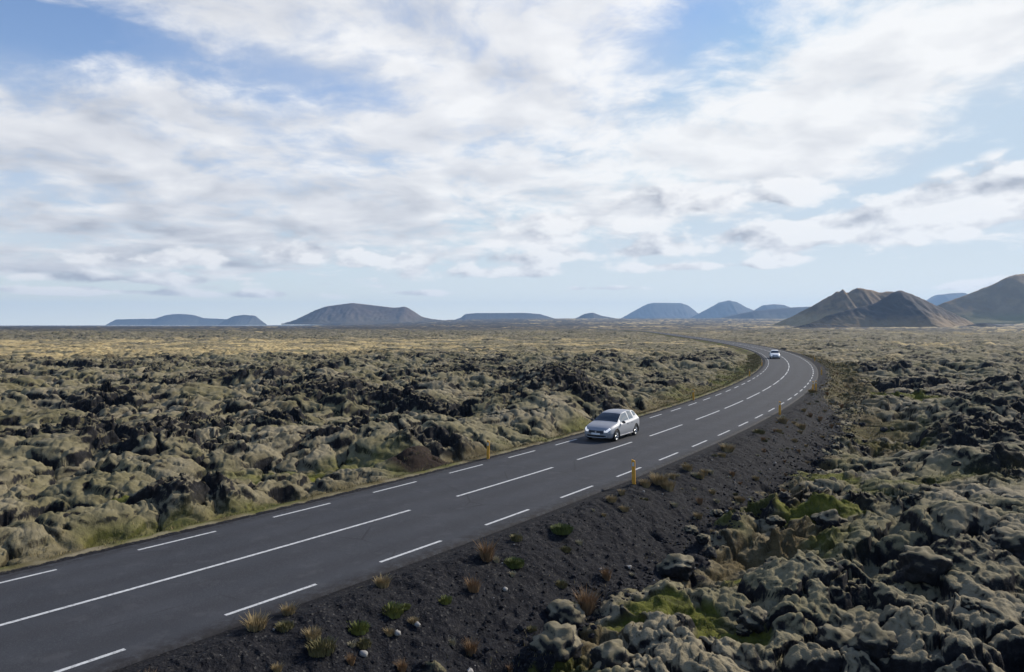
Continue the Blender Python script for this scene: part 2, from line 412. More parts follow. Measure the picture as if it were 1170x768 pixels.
def mat_hill(name, low, high, ochre, lo_z, hi_z, scale):
    k = N(name)
    sp = k.n('ShaderNodeSeparateXYZ'); k.l(k.coord(), sp.inputs[0])
    n = k.noise(scale, 6, .6); n2 = k.noise(scale*3.2, 5, .6, stretch=(1, 1, .35))
    base = k.mix(k.step(n2, .4, .65), low, high)
    hgt = k.math('MULTIPLY_ADD', k.math('SUBTRACT', n, .5), (hi_z-lo_z)*2.2, sp.outputs['Z'])
    f = k.step(hgt, hi_z, lo_z)
    f = k.math('SUBTRACT', 1.0, k.step(hgt, lo_z, hi_z))
    c = k.mix(f, base, ochre)
    return k.done(c, .95, k.bump(n2, .6, 6), .2)

M = dict(
    ground=mat_ground(), boulder=mat_boulder(), lava=mat_lava(), asphalt=mat_asphalt(), paint=mat_paint(),
    yellow=mat_plain('yellow_plastic', (.62, .30, .025), .55), reflector=mat_plain('reflector', (.55, .55, .52), .3),
    silver=mat_plain('silver_paint', (.335, .345, .37), .6, .5, .3, .02, 2, .04),
    white=mat_plain('pearl_paint', (.66, .67, .68), .55, .1, .4, .02, 2, .1),
    glass=mat_plain('car_glass', (.018, .022, .026), .06, 0, .6, .05), side_glass=mat_plain('side_glass', (.05, .058, .066), .05, 0, 1.0, .05),
    black=mat_plain('black_trim', (.014, .014, .016), .45), rubber=mat_plain('tyre_rubber', (.018, .018, .019), .8),
    rim=mat_plain('alloy', (.58, .59, .61), .3, .8), plate=mat_plain('plate_white', (.74, .75, .76), .45),
    grille=mat_plain('grille', (.012, .016, .030), .3), lampglass=None,
    tan=mat_plain('dry_grass', (.27, .20, .095), .9, var=.35, scale=3), rust=mat_plain('rust_grass', (.22, .13, .06), .9, var=.35, scale=3),
    green=mat_plain('green_plant', (.075, .095, .018), .85, var=.4, scale=4), lime=mat_plain('lime_plant', (.14, .15, .030), .85, var=.35, scale=4),
    pale=mat_plain('pale_grass', (.34, .30, .19), .9, var=.3, scale=3), olive=mat_plain('olive_grass', (.12, .105, .040), .9, var=.35, scale=3),
    stone=mat_plain('pale_stone', (.26, .245, .225), .85, var=.3, scale=9), scoria=mat_plain('black_scoria', (.0155, .015, .0175), .9, 0, .15, var=.5, scale=5),
)
_k = N('lamp_lens'); _k.done((.8, .82, .85), .15); _k.b.inputs['Emission Color'].default_value = (1, .97, .92, 1); _k.b.inputs['Emission Strength'].default_value = .45
M['lampglass'] = _k.m
M['side_glass'].node_tree.nodes['Principled BSDF'].inputs['IOR'].default_value = 2.3
_k = N('lamp_unlit'); _k.done((.62, .65, .70), .12); M['lampclear'] = _k.m

# ------------------------------------------------------------------ ground sheet
def build_ground():
    fine = np.linspace(R(-40.5), R(40.5), 1180)
    left = np.concatenate([np.arange(-180, -90, 4), np.arange(-90, -41, .35)])
    th = np.concatenate([R(1)*left, fine, -R(1)*left[::-1][:-1]]); th = np.unique(th)
    rr = [.05, 1.5, 3, 4.5, 6, 7.2, 8.4]
    r = 9.2
    while r < 9400:
        rr.append(r)
        k = .0024 if r < 170 else (.0024+.0040*min(1, (r-170)/300) if r < 1000 else (.012 if r < 2200 else .03))
        r *= 1+k
    rr = np.array(rr)
    nr, nt = len(rr), len(th)
    T, Q = np.meshgrid(th, rr)
    X = (np.sin(T)*Q); Y = (np.cos(T)*Q)
    xf = X.ravel(); yf = Y.ravel()
    z = np.empty(len(xf), np.float32); a1 = np.empty((len(xf), 4), np.float32); a2 = a1.copy(); a3 = a1.copy()
    ch = 300000
    for i in range(0, len(xf), ch):
        z[i:i+ch], a1[i:i+ch], a2[i:i+ch], a3[i:i+ch] = ground(xf[i:i+ch], yf[i:i+ch], True)
    # broken faces are rough sideways too
    rr_ = np.hypot(xf, yf); k3 = a3[:, 1].astype(np.float64); k3 = ((a1[:, 0] < .5) & (rr_ < 130) & (np.abs(road_d(xf, yf)[0]) > 6.5))*(.5+.5*a1[:, 2])
    dx = k3*(.16*vn(z*1.9+xf*.6, yf*1.4+z*.5, 501)+.07*vn(z*5.1+xf, yf*3.6, 503)); dy = k3*(.16*vn(z*1.9-yf*.6, xf*1.4-z*.5, 505)+.07*vn(z*5.1+yf, xf*3.6, 507))
    xf = xf+dx; yf = yf+dy
    co = np.stack([xf, yf, z], -1).astype(np.float32)
    idx = np.arange(nr*nt).reshape(nr, nt)
    nxt = np.roll(idx, -1, axis=1)
    q = np.stack([idx[:-1], idx[1:], nxt[1:], nxt[:-1]], -1).reshape(-1, 4)
    me = bpy.data.meshes.new('lava_field')
    me.vertices.add(len(co)); me.vertices.foreach_set('co', co.ravel())
    me.loops.add(q.size); me.loops.foreach_set('vertex_index', q.ravel().astype(np.int32))
    me.polygons.add(len(q)); me.polygons.foreach_set('loop_start', np.arange(0, q.size, 4, dtype=np.int32))
    me.polygons.foreach_set('use_smooth', np.ones(len(q), bool))
    me.update(calc_edges=True)
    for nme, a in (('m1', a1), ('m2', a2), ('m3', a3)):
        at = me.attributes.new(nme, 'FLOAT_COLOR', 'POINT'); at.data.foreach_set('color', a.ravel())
    me.materials.append(M['ground'])
    o = link(bpy.data.objects.new('ground', me))
    tag(o, 'mossy lava field with black crags, gravel verges and plain', 'ground', kind='structure')
    print('ground verts', len(co), 'up?', me.polygons[nt*200+30].normal)
    return o
build_ground()

# ------------------------------------------------------------------ road and its markings
def ribbon(name, s0, s1, d0, d1, z, mat, parent=None, ds=1.0, lanes=None, skirt=0):
    s = np.arange(s0, s1+1e-6, min(ds, s1-s0)) if s1-s0 > ds else np.array([s0, (s0+s1)/2, s1])
    if s[-1] < s1-1e-4: s = np.r_[s, s1]
    dd = lanes if lanes is not None else [d0, d1]
    V = []; F = []
    for q in s:
        for d in dd:
            p = road_at(q, d); V.append((p[0], p[1], z-.018*abs(d)/3+.018))
    n = len(dd)
    for i in range(len(s)-1):
        for j in range(n-1):
            F.append((i*n+j, i*n+j+1, (i+1)*n+j+1, (i+1)*n+j))
    o = mk(name, V, F, mat, parent)
    return o, V
W = 3.82
lanes = [-W, -W+.04]+list(np.linspace(-3.6, 3.6, 37))+[W-.04, W]
road, RV = ribbon('road', -70, float(RS[-1])-5, -W, W, 0, M['asphalt'], ds=1.5, lanes=lanes)
at = road.data.attributes.new('lane', 'FLOAT_COLOR', 'POINT')
_n = len(lanes); lv = []
for i in range(len(RV)):
    d = lanes[i % _n]
    t = sum(math.exp(-((d-c)/.42)**2) for c in (-2.45, -.95, .95, 2.45))
    e = max(0, (abs(d)-3.2)/.4)
    lv += [min(1, t), min(1, e), 0, 1]
at.data.foreach_set('color', lv)
# lower the outermost edge so the sheet meets its bed
for i, v in enumerate(road.data.vertices):
    if i % _n in (0, _n-1): v.co.z -= .09
tag(road, 'two lane grey asphalt road curving away to the right', 'road', kind='structure')
def paint_strip(name, spans, d, w):
    V = []; F = []
    for a, b in spans:
        m = max(2, int((b-a)/1.2)+1)
        base = len(V)
        for q in np.linspace(a, b, m):
            for e in (d-w/2, d+w/2):
                p = road_at(q, e); V.append((p[0], p[1], .022-.018*abs(e)/3+(.0 if True else 0)))
        for i in range(m-1):
            F.append((base+2*i, base+2*i+1, base+2*i+3, base+2*i+2))
    return mk(name, V, F, M['paint'], road)
cen = [(-60, 122.6)]+[(125.1, 131.9), (134.15, 140.4), (142.95, 148.6), (151.5, 157.5)]
q = 159.1
while q < 760:
    cen.append((q, q+6.6)); q += 8.25
paint_strip('centre_line', cen, -.07, .12)
el = [(113.67-4.56*k, 116.1-4.56*k) for k in range(1, 36)]+[(113.67+4.53*k, 116.1+4.53*k) for k in range(0, 140)]
paint_strip('edge_line', el, 3.18, .105)
paint_strip('edge_line', [(a+1.0, b+1.0) for a, b in el], -3.14, .10)

# ------------------------------------------------------------------ hills
def hill(name, D, prof, slope, mat, base_py, seed, gul=.12, parent=None, nx=170, ny=61, flat=0.0, label=None, skew=0.0):
    px = np.array([p[0] for p in prof], float); py = np.array([p[1] for p in prof], float)
    u = np.linspace(px[0], px[-1], nx)
    X = (u-CX)/FPX*D
    Z = CAM_H+(HY-np.interp(u, px, py))/FPX*D
    zb = CAM_H+(HY-base_py)/FPX*D
    H = np.maximum(Z-zb, 0)
    k = np.ones(5)/5; H = np.convolve(np.pad(H, 2, mode='edge'), k, 'valid') if flat == 0 and name != 'crater_rim' else H
    w = np.maximum(H*slope, H.max()*.12)
    t = np.linspace(-1, 1, ny)
    XX = np.repeat(X[:, None], ny, 1)
    a = np.abs(t)[None, :]
    f = np.clip((1-a)/(1-flat), 0, 1)
    f = np.where(f < 1, f**1.18, 1)
    YY = D+t[None, :]*w[:, None]*(1+.12*vn(XX/(H.max()*1.5+1), np.repeat(t[None, :], nx, 0)*0+seed, seed))
    sc_ = H.max()
    g = vn(XX/(sc_*.42)+1.3*vn(XX/sc_, YY/sc_, seed+3), YY/(sc_*1.0), seed)+.6*vn(XX/(sc_*.15)+.8*vn(XX/(sc_*.5), YY/(sc_*.5), seed+9), YY/(sc_*.6), seed+1)
    ZZ = zb-sc_*.02+H[:, None]*f*(1+0*a)-sc_*gul*np.abs(g)*4*f*(1-f)*np.minimum(1, H[:, None]/sc_*1.5)
    ZZ = ZZ+sc_*.012*fbm(XX/(sc_*.15), YY/(sc_*.15), seed+7, 3)*np.minimum(1, f*3)
    ZZ[:, 0] = ZZ[:, -1] = min(zb-sc_*.05, ZZ.min())
    V = np.stack([XX, YY, ZZ], -1).reshape(-1, 3)
    F = [(i*ny+j, (i+1)*ny+j, (i+1)*ny+j+1, i*ny+j+1) for i in range(nx-1) for j in range(ny-1)]
    o = mk(name, V.tolist(), F, mat, parent)
    if parent is None:
        tag(o, label, 'hill', kind='structure')
    return o, zb, sc_

def zat(D, py): return CAM_H+(HY-py)/FPX*D
DK = ((.050, .043, .042), (.078, .066, .060))
# crater hill
mc = mat_hill('scoria_hill', (.050, .038, .033), (.082, .060, .048), (.23, .155, .075), zat(1500, 371), zat(1500, 356), .012)
mc2 = mat_hill('crater_rim_slopes', (.135, .086, .044), (.25, .16, .075), (.36, .255, .12), zat(1750, 367), zat(1750, 348), .010)
crater, _, _ = hill('crater_hill', 1500, [(915, 374), (926, 368), (947, 359.4), (968, 353.6), (984, 349.6), (998, 346.5), (1011, 339), (1020, 333.5), (1027.5, 330.3),
     (1034, 332.5), (1045, 336.8), (1061, 344.5), (1073, 350), (1085, 355.5), (1098, 361), (1112, 368), (1122, 374)], 2.0, mc, 374.6, 5, .10, label='dark scoria crater hill with ochre foot rising from the plain')
hill('crater_rim', 1750, [(880, 372), (889, 367.5), (906, 360), (926, 349.6), (940, 341.5), (950, 336.6), (955, 332.3), (959, 332.8), (962, 330), (964, 331), (966.5, 334), (970, 333), (974, 330.5), (979, 328.3), (985, 328.6),
     (992, 330.2), (1004, 333.2), (1012, 332.5), (1019, 332.3), (1030, 336), (1050, 350), (1080, 368)], 1.7, mc2, 373.5, 15, .09, parent=crater)
md = mat_hill('lava_mound', (.022, .020, .020), (.045, .038, .034), (.09, .07, .045), zat(1320, 374.5), zat(1320, 373.5), .03)
hill('hill', 1320, [(900, 375.2), (915, 372), (925, 369.6), (936, 369.2), (950, 370.8), (966, 372.2), (976, 375.2)], 2.5, md, 375.2, 61, .1, nx=80, ny=25, label='low black lava mound in front of the crater hill')
hill('hill', 1420, [(1095, 374), (1108, 371.2), (1120, 369.2), (1128, 368.8), (1138, 371), (1150, 374)], 2.5, md, 374, 67, .1, nx=60, ny=25, label='little black lava mound right of the crater hill')
mr = mat_hill('brown_slopes', (.22, .135, .055), (.29, .185, .078), (.22, .175, .055), zat(2300, 366), zat(2300, 352), .006)
hill('hill', 2300, [(1030, 366), (1062, 352), (1078, 345), (1092, 340), (1110, 333.5), (1130, 325.5), (1146, 317.5), (1156, 313.3), (1164, 312), (1180, 312.5), (1215, 316), (1290, 330), (1380, 366)], 2.1, mr, 368.5, 25, .04,
     label='large brown hill at the right edge behind the crater')
mp = mat_hill('purple_slopes', (.105, .075, .060), (.16, .118, .088), (.12, .095, .066), zat(4200, 368), zat(4200, 360), .0035)
hill('hill', 4200, [(322, 369.5), (335, 366), (345, 361.5), (358, 355), (372, 349.8), (385, 348), (398, 346.4), (403, 345.6), (409, 346.4), (430, 348.8), (448, 351), (456, 351), (463, 349.5), (470, 353.5), (482, 361.5), (493, 364), (515, 366.5), (545, 369.5)], 2.1, mp, 369.8, 35, .07,
     label='broad purple brown hill with gullied slopes left of centre')
mb = mat_hill('far_slopes', *DK, (.085, .078, .062), zat(7000, 366), zat(7000, 360), .0016)
FAR = [
    (8000, [(122, 370.5), (127, 368), (133, 364.8), (160, 364.2), (178, 364), (190, 360), (200, 358.6), (212, 358.8), (222, 360), (232, 363.2), (258, 364.5), (275, 370.5)], 371, 'low blue tableland with a stepped top far on the left'),
    (7000, [(250, 370.5), (259, 365), (268, 361), (279, 359.6), (291, 360.6), (298, 366), (304, 370)], 371, 'small flat topped blue hill beside the left tableland'),
    (6000, [(515, 367), (527, 362.5), (532, 358.6), (545, 357.6), (600, 357.4), (617, 358.8), (628, 362), (640, 366)], 368, 'long low mesa with level top near the centre'),
    (5600, [(650, 366), (660, 362.5), (668, 358.4), (677, 357), (687, 360.6), (700, 363), (716, 366)], 368, 'tiny rounded hill between the mesa and table mountain'),
    (8700, [(700, 368), (713, 361.5), (727, 353.6), (740, 346.8), (746, 345.6), (777, 346), (785, 348.6), (797, 357.6), (815, 366)], 368, 'blue flat topped table mountain with even sides'),
    (7700, [(782, 366), (797, 358.5), (810, 352), (822, 345.3), (832, 343), (840, 344.6), (850, 350), (862, 355), (885, 366)], 367, 'blue pointed mountain right of the table mountain'),
    (7200, [(850, 364), (862, 354.5), (872, 348.5), (884, 347.2), (895, 348.4), (905, 352.5), (930, 362)], 367, 'blue rounded hill behind the long dark rise'),
    (5000, [(800, 368), (832, 361), (862, 354.8), (885, 352.6), (905, 351), (930, 350), (960, 352), (1010, 362)], 368, 'long dark low rise left of the crater hill'),
    (7700, [(1040, 362), (1060, 343), (1072, 336.4), (1085, 334.8), (1096, 334.2), (1112, 338), (1160, 362)], 367, 'pale blue hilltop showing between the crater and right hill'),
]
for i, (D, prof, bpy_, lab) in enumerate(FAR):
    hill('hill', D, prof, 2.4, mb, bpy_, 50+i*7, .07, label=lab, nx=110, ny=31, flat=.12)

# ------------------------------------------------------------------ marker posts
def box_verts(x0, x1, y0, y1, z0, z1):
    return [(x0, y0, z0), (x1, y0, z0), (x1, y1, z0), (x0, y1, z0), (x0, y0, z1), (x1, y0, z1), (x1, y1, z1), (x0, y1, z1)]
BF = [(0, 3, 2, 1), (4, 5, 6, 7), (0, 1, 5, 4), (1, 2, 6, 5), (2, 3, 7, 6), (3, 0, 4, 7)]
def bevel_obj(o, w=.01, seg=2):
    bm = bmesh.new(); bm.from_mesh(o.data)
    bmesh.ops.bevel(bm, geom=list(bm.edges), offset=w, segments=seg, affect='EDGES', profile=.5)
    bm.to_mesh(o.data); bm.free()
def make_post():
    r = empty('marker_post')
    w, t = .075, .028
    V = [(-w, -t, -.25), (w, -t, -.25), (w, t, -.25), (-w, t, -.25), (-w, -t, 1.02), (w, -t, .96), (w, t, .96), (-w, t, 1.02)]
    b = mk('post', V, BF, M['yellow'], r, False); bevel_obj(b, .012)
    for y0, y1 in ((-t-.006, -t+.001), (t-.001, t+.006)):
        f = mk('reflector', box_verts(-.045, .045, y0, y1, .74, .90), BF, M['reflector'], r, False); bevel_obj(f, .002, 1)
    return r
POSTS = [(130.8, 4.45, 1.0, 'nearest yellow marker post, on the black gravel shoulder beside the road'),
         (132.2, -3.95, .92, 'yellow marker post across the road before the brown soil bank'),
         (157.7, 4.2, .98, 'yellow marker post on right shoulder beyond the silver car'),
         (164.8, -4.05, .95, 'yellow marker post on the left verge just behind the silver car'),
         (176.2, 4.4, 1.05, 'yellow marker post in tan grass, nearer one of a close pair'),
         (178.6, 4.5, .98, 'yellow marker post in tan grass, farther one of a close pair'),
         (197.3, -4.1, .95, 'yellow marker post at the wide grassy inside of the bend'),
         (221.5, -4.05, .95, 'yellow marker post inside the bend short of the far car'),
         (203.1, 4.2, .95, 'yellow marker post outside the bend where the road curves most'),
         (238.7, 4.5, .92, 'small yellow marker post outside the bend opposite the far car')]
p0 = make_post()
for i, (s, d, h, lab) in enumerate(POSTS):
    o = p0 if i == 0 else copy_tree(p0)
    p = road_at(s, d); t = np.interp(s, RS, np.arange(len(RS))); tt = RT[int(t)]
    o.location = (p[0], p[1], gz(p[0], p[1])-.02); o.scale = (1, 1, h)
    o.rotation_euler = (R(random.uniform(-2, 2)), R(random.uniform(-2.5, 2.5)), math.atan2(tt[1], tt[0])-math.pi/2+R(random.uniform(-8, 8)))
    tag(o, lab, 'marker post', 'yellow marker posts along the road')

# ------------------------------------------------------------------ cars
def cr1(p, n):
    return catmull(p, n)
def make_car(name, paint, tall=1.0, lamp='lampglass'):
    root = empty(name)
    #      x    zb   zs    w    zr    wr
    ST = [(2.06, .24, .60, .70, .665, .50), (1.93, .20, .70, .80, .775, .62), (1.65, .19, .79, .865, .87, .70), (1.3, .19, .855, .895, .935, .74), (1.0, .19, .895, .90, .985, .745),
          (.80, .19, .905, .90, 1.075, .72), (.45, .19, .92, .90, 1.265, .655), (.12, .19, .93, .90, 1.405, .60), (-.12, .19, .935, .90, 1.45, .585), (-.6, .19, .95, .90, 1.485, .585),
          (-1.1, .19, .975, .90, 1.475, .58), (-1.45, .20, 1.0, .89, 1.44, .56), (-1.72, .22, 1.01, .875, 1.37, .545), (-1.91, .26, 1.0, .845, 1.19, .56), (-2.01, .32, .90, .79, .98, .59)]
    ST = cr1(ST, 6)
    rings = []
    for (x, zb, zs, w, zr, wr) in ST:
        zr_ = zs+(zr-zs)*1.0
        k = sm(.02, .16, np.array(zr-zs))  # 0 hood, 1 cabin
        y7 = w*.93+(wr-w*.93)*.5; half = [(0, zb), (w*.55, zb), (w*.86, zb+.01), (w*.955, zb+.09), (w*.99, zb+.24), (w*1.0, (zb+zs)/2+.03), (w*.985, zs-.10), (w*.955, zs-.025), (w*.925, zs),
                (y7, zs+(zr-zs)*(.52)), (wr*1.02, zr-.035*float(k)-.012), (wr*.93, zr-.008), (wr*.5, zr+.012), (0, zr+.018)]
        half = np.array([(a, b) for a, b in half]); hh = cr1(half, 3)
        hh[0, 0] = hh[-1, 0] = 0
        rings.append(hh)
    m = len(rings[0]); ns = len(rings)
    V = []; vid = {}
    def vx(i, j, sd):
        if j in (0, m-1): sd = 1
        key = (i, j, sd)
        if key not in vid:
            vid[key] = len(V); V.append((ST[i][0], sd*rings[i][j][0], rings[i][j][1]*1.0))
        return vid[key]
    parts = {k: [] for k in ('body', 'windscreen', 'side_window_l', 'side_window_r', 'rear_window', 'front_door_l', 'front_door_r', 'rear_door_l', 'rear_door_r', 'roof', 'bonnet', 'quarter_l', 'quarter_r')}
    WF, WR_, WRAD = 1.28, -1.34, .375
    for i in range(ns-1):
        for j in range(m-1):
            xc = (ST[i][0]+ST[i+1][0])/2; zc = (rings[i][j][1]+rings[i+1][j][1]+rings[i][j+1][1]+rings[i+1][j+1][1])/4
            yc = (rings[i][j][0]+rings[i][j+1][0])/2
            jj = j/3.0
            for sd in (1, -1):
                f = (vx(i, j, sd), vx(i, j+1, sd), vx(i+1, j+1, sd), vx(i+1, j, sd))
                f = tuple(dict.fromkeys(f))
                if len(f) < 3: continue
                if sd < 0: f = f[::-1]
                lr = '_l' if sd > 0 else '_r'
                if 2 <= jj < 7.5 and min(math.hypot(xc-WF, zc-.315), math.hypot(xc-WR_, zc-.315)) < WRAD: continue
                key = 'body'
                if jj >= 10.6 and .16 < xc < .93: key = 'windscreen'
                elif jj >= 10.6 and -1.93 < xc < -1.70: key = 'rear_window'
                elif 8.3 <= jj < 10.05 and -.42 < xc < .62 and zc < 1.40: key = 'side_window'+lr
                elif 8.3 <= jj < 10.05 and -1.12 < xc <= -.50: key = 'side_window'+lr
                elif 8.6 <= jj < 9.8 and -1.62 < xc < -1.2: key = 'quarter'+lr
                elif jj >= 10.3 and -1.70 <= xc <= .16: key = 'roof'
                elif jj >= 9 and .98 < xc < 1.95: key = 'bonnet'
                elif 3.3 <= jj < 8.3 and -.45 < xc < .72: key = 'front_door'+lr
                elif 3.3 <= jj < 8.3 and -1.02 < xc <= -.45: key = 'rear_door'+lr
                parts[key].append(f)
    # nose and tail caps, filled across with a slight bulge
    caps = {k: [] for k in ('body', 'grille', 'headlight_l', 'headlight_r', 'lower_grille', 'bumper', 'tailgate', 'tail_light_l', 'tail_light_r')}
    def cap(i, sgn, front):
        nc = 29
        grid = []
        for j in range(m):
            y = rings[i][j][0]; z = rings[i][j][1]
            row = []
            for c in np.linspace(-1, 1, nc):
                if abs(c) == 1 and 0 < j < m-1:
                    row.append(vx(i, j, 1 if c > 0 else -1)); continue
                zz = z; yy = y*c
                bul = (1-c*c)*.10*min(1, y/.5)*(1 if front else .7)*math.sin(math.pi*min(1, max(0, (j+.5)/m)))**.6
                V.append((ST[i][0]+sgn*bul, yy, zz)); row.append(len(V)-1)
            grid.append(row)
        for j in range(1, m-1):
            for c in range(nc-1):
                f = (grid[j][c], grid[j][c+1], grid[j+1][c+1], grid[j+1][c])
                if not front: f = f[::-1]
                cen_ = np.mean([V[q] for q in f], axis=0); y, z = cen_[1], cen_[2]
                key = 'body'
                lr = '_l' if y > 0 else '_r'
                if front:
                    if abs(y) < .44 and .47 < z < .63: key = 'grille'
                    elif abs(y) >= .47 and z > .54+.0*y: key = 'headlight'+lr
                    elif abs(y) < .60 and .24 < z < .41: key = 'lower_grille'
                else:
                    if abs(y) > .5 and z > .70: key = 'tail_light'+lr
                    elif z > .52: key = 'tailgate'
                caps[key].append(f)
    cap(0, 1, True); cap(ns-1, -1, False)
    # headlights wrap back over the wings
    for i in range(ns-1):
        for j in range(m-1):
            xc = (ST[i][0]+ST[i+1][0])/2; jj = j/3.0
            if 1.86 < xc and 6.8 <= jj < 9.3:
                for sd in (1, -1):
                    f = (vx(i, j, sd), vx(i, j+1, sd), vx(i+1, j+1, sd), vx(i+1, j, sd))
                    f = tuple(dict.fromkeys(f))
                    if sd < 0: f = f[::-1]
                    for k in ('body', 'bonnet'):
                        if f in parts[k]:
                            parts[k].remove(f); caps['headlight_l' if sd > 0 else 'headlight_r'].append(f)
    def emit(nm, faces, mat):
        if not faces: return None
        used = sorted({v for f in faces for v in f}); mp_ = {v: i for i, v in enumerate(used)}
        vv = [(V[v][0], V[v][1], V[v][2] if V[v][2] < .8 else .8+(V[v][2]-.8)*tall) for v in used]
        o = mk(nm, vv, [tuple(mp_[v] for v in f) for f in faces], mat, root)
        return o
    emit('body', parts['body']+caps['body'], paint)
    emit('bonnet', parts['bonnet'], paint); emit('roof', parts['roof'], paint)
    emit('windscreen', parts['windscreen'], M['glass']); emit('rear_window', parts['rear_window'], M['glass'])
    for lr in '_l', '_r':
        fd = emit('door', parts['front_door'+lr], paint); rd = emit('door', parts['rear_door'+lr], paint)
        sg = 1 if lr == '_l' else -1
        for dr, hx in ((fd, -.28), (rd, -.88)):
            h = mk('handle', box_verts(hx, hx+.17, sg*.895, sg*.925, .835, .86) if sg > 0 else box_verts(hx, hx+.17, -.925, -.895, .835, .86), BF, paint, dr, False)
        emit('side_window', parts['side_window'+lr], M['side_glass']); emit('quarter_window', parts['quarter'+lr], M['side_glass'])
        emit('headlight', caps['headlight'+lr], M[lamp]); emit('tail_light', caps['tail_light'+lr], mat_tail)
        # sill strip and mirror
        a = box_verts(-.92, .86, sg*.872-.012, sg*.872+.012, .225, .275); sl = mk('sill_strip', a, BF, paint, root, False); bevel_obj(sl, .006, 1)
        bm = bmesh.new(); bmesh.ops.create_uvsphere(bm, u_segments=14, v_segments=8, radius=1)
        for v in bm.verts: v.co = Vector((v.co.x*.07*(1.0 if v.co.x > 0 else .5)+.62, v.co.y*.115+sg*.985, v.co.z*.075+.99))
        me = bpy.data.meshes.new('wing_mirror'); bm.to_mesh(me); bm.free(); me.materials.append(M['black'])
        for p in me.polygons: p.use_smooth = True
        link(bpy.data.objects.new('wing_mirror', me), root)
        # fog lamp recess
        fl = empty_disc('fog_lamp', (2.045, sg*.56, .36), .075, M['black'], root)
    emit('grille', caps['grille'], M['grille']); emit('lower_grille', caps['lower_grille'], M['black']); emit('tailgate', caps['tailgate'], paint)
    pl = mk('number_plate', box_verts(2.150, 2.172, -.26, .26, .40, .505), BF, M['plate'], root, False); bevel_obj(pl, .006, 1)
    # badge: a small chrome lozenge in the grille
    empty_disc('badge', (2.168, 0, .555), .045, M['rim'], root)
    # bright lower lip
    lipv = []
    for c in np.linspace(-1, 1, 15):
        y = .64*c; x = 2.075+.10*(1-c*c)
        z = .245+.06*max(0, abs(c)-.7)/.3
        lipv += [(x, y, z), (x+.015, y, z+.0), (x+.015, y, z+.03), (x, y, z+.03)]
    lf = []
    for i in range(14):
        for a in range(4):
            b = (a+1) % 4; lf.append((i*4+a, i*4+b, i*4+4+b, i*4+4+a))
    mk('bumper_lip', lipv, lf, M['rim'], root)
    # wheel wells and wheels
    for xw in (WF, WR_):
        for sg in (1, -1):
            V2 = []; F2 = []; n = 28
            for k in range(n):
                a = 2*math.pi*k/n
                for y, r_ in ((.52, .37), (.905, .37), (.905, .405), (.885, .405)):
                    V2.append((xw+math.cos(a)*r_, sg*y*(1 if y < .9 else .985), .315+max(-.12, math.sin(a)*r_)))
            for k in range(n):
                b = (k+1) % n
                for a in range(3): F2.append((k*4+a, k*4+a+1, b*4+a+1, b*4+a))
            F2.append(tuple(k*4 for k in range(n)))
            mk('wheel_arch', V2, F2, M['black'], root)
            wh = mk('wheel', [], [], None, root) if False else None
            prof = [(.215, -.10), (.285, -.105), (.312, -.085), (.318, -.05), (.318, .05), (.312, .085), (.285, .105), (.215, .10)]
            V3 = []; F3 = []; n = 32
            for k in range(n):
                a = 2*math.pi*k/n
                for r_, y in prof: V3.append((r_*math.cos(a), y, r_*math.sin(a)))
            q = len(prof)
            for k in range(n):
                b = (k+1) % n
                for a in range(q): F3.append((k*q+a, k*q+(a+1) % q, b*q+(a+1) % q, b*q+a))
            ty = mk('wheel', V3, F3, M['rubber'], root); ty.location = (xw, sg*.775, .318)
            # rim: ring, hub and ten spokes
            V4 = []; F4 = []
            for k in range(n):
                a = 2*math.pi*k/n
                for r_, y in ((.225, .10), (.225, .085), (.195, .06), (.19, .085)): V4.append((r_*math.cos(a), sg*y, r_*math.sin(a)))
            for k in range(n):
                b = (k+1) % n
                for a in range(4): F4.append((k*4+a, k*4+(a+1) % 4, b*4+(a+1) % 4, b*4+a))
            for k in range(5):
                for da in (-.16, .16):
                    a = 2*math.pi*k/5+da; a0 = 2*math.pi*k/5
                    p_ = Vector((math.cos(a0)*.03, 0, math.sin(a0)*.03)); e_ = Vector((math.cos(a)*.2, 0, math.sin(a)*.2))
                    nrm = (e_-p_).normalized().cross(Vector((0, 1, 0)))*.017
                    b0 = len(V4)
                    for P_, yy in ((p_, .09), (e_, .085)):
                        for s_ in (-1, 1):
                            for dy in (0, -.03): V4.append((P_.x+nrm.x*s_, sg*(yy+dy), P_.z+nrm.z*s_))
                    F4 += [(b0, b0+2, b0+6, b0+4), (b0+1, b0+5, b0+7, b0+3), (b0, b0+4, b0+5, b0+1), (b0+2, b0+3, b0+7, b0+6)]
            b0 = len(V4)
            for k in range(12):
                a = 2*math.pi*k/12; V4.append((.045*math.cos(a), sg*.098, .045*math.sin(a)))
            F4.append(tuple(range(b0, b0+12)))
            mk('rim', V4, F4, M['rim'], ty)
            dsk = empty_disc('brake_disc', (0, sg*.03, 0), .19, M['black'], ty, axis='y')
    # dark floor pan so nothing shows through
    mk('underbody', box_verts(-1.9, 1.85, -.5, .5, .17, .5), BF, M['black'], root, False)
    return root
def empty_disc(nm, c, r, mat, parent, axis='x'):
    V = []; n = 20
    for t in (-.012, .012):
        for k in range(n):
            a = 2*math.pi*k/n
            V.append((c[0]+t, c[1]+r*math.cos(a), c[2]+r*math.sin(a)) if axis == 'x' else (c[0]+r*math.cos(a), c[1]+t, c[2]+r*math.sin(a)))
    F = [tuple(range(n)), tuple(range(2*n-1, n-1, -1))]+[(k, (k+1) % n, n+(k+1) % n, n+k) for k in range(n)]
    return mk(nm, V, F, mat, parent, False)
mat_tail = mat_plain('tail_lens', (.25, .01, .012), .2)
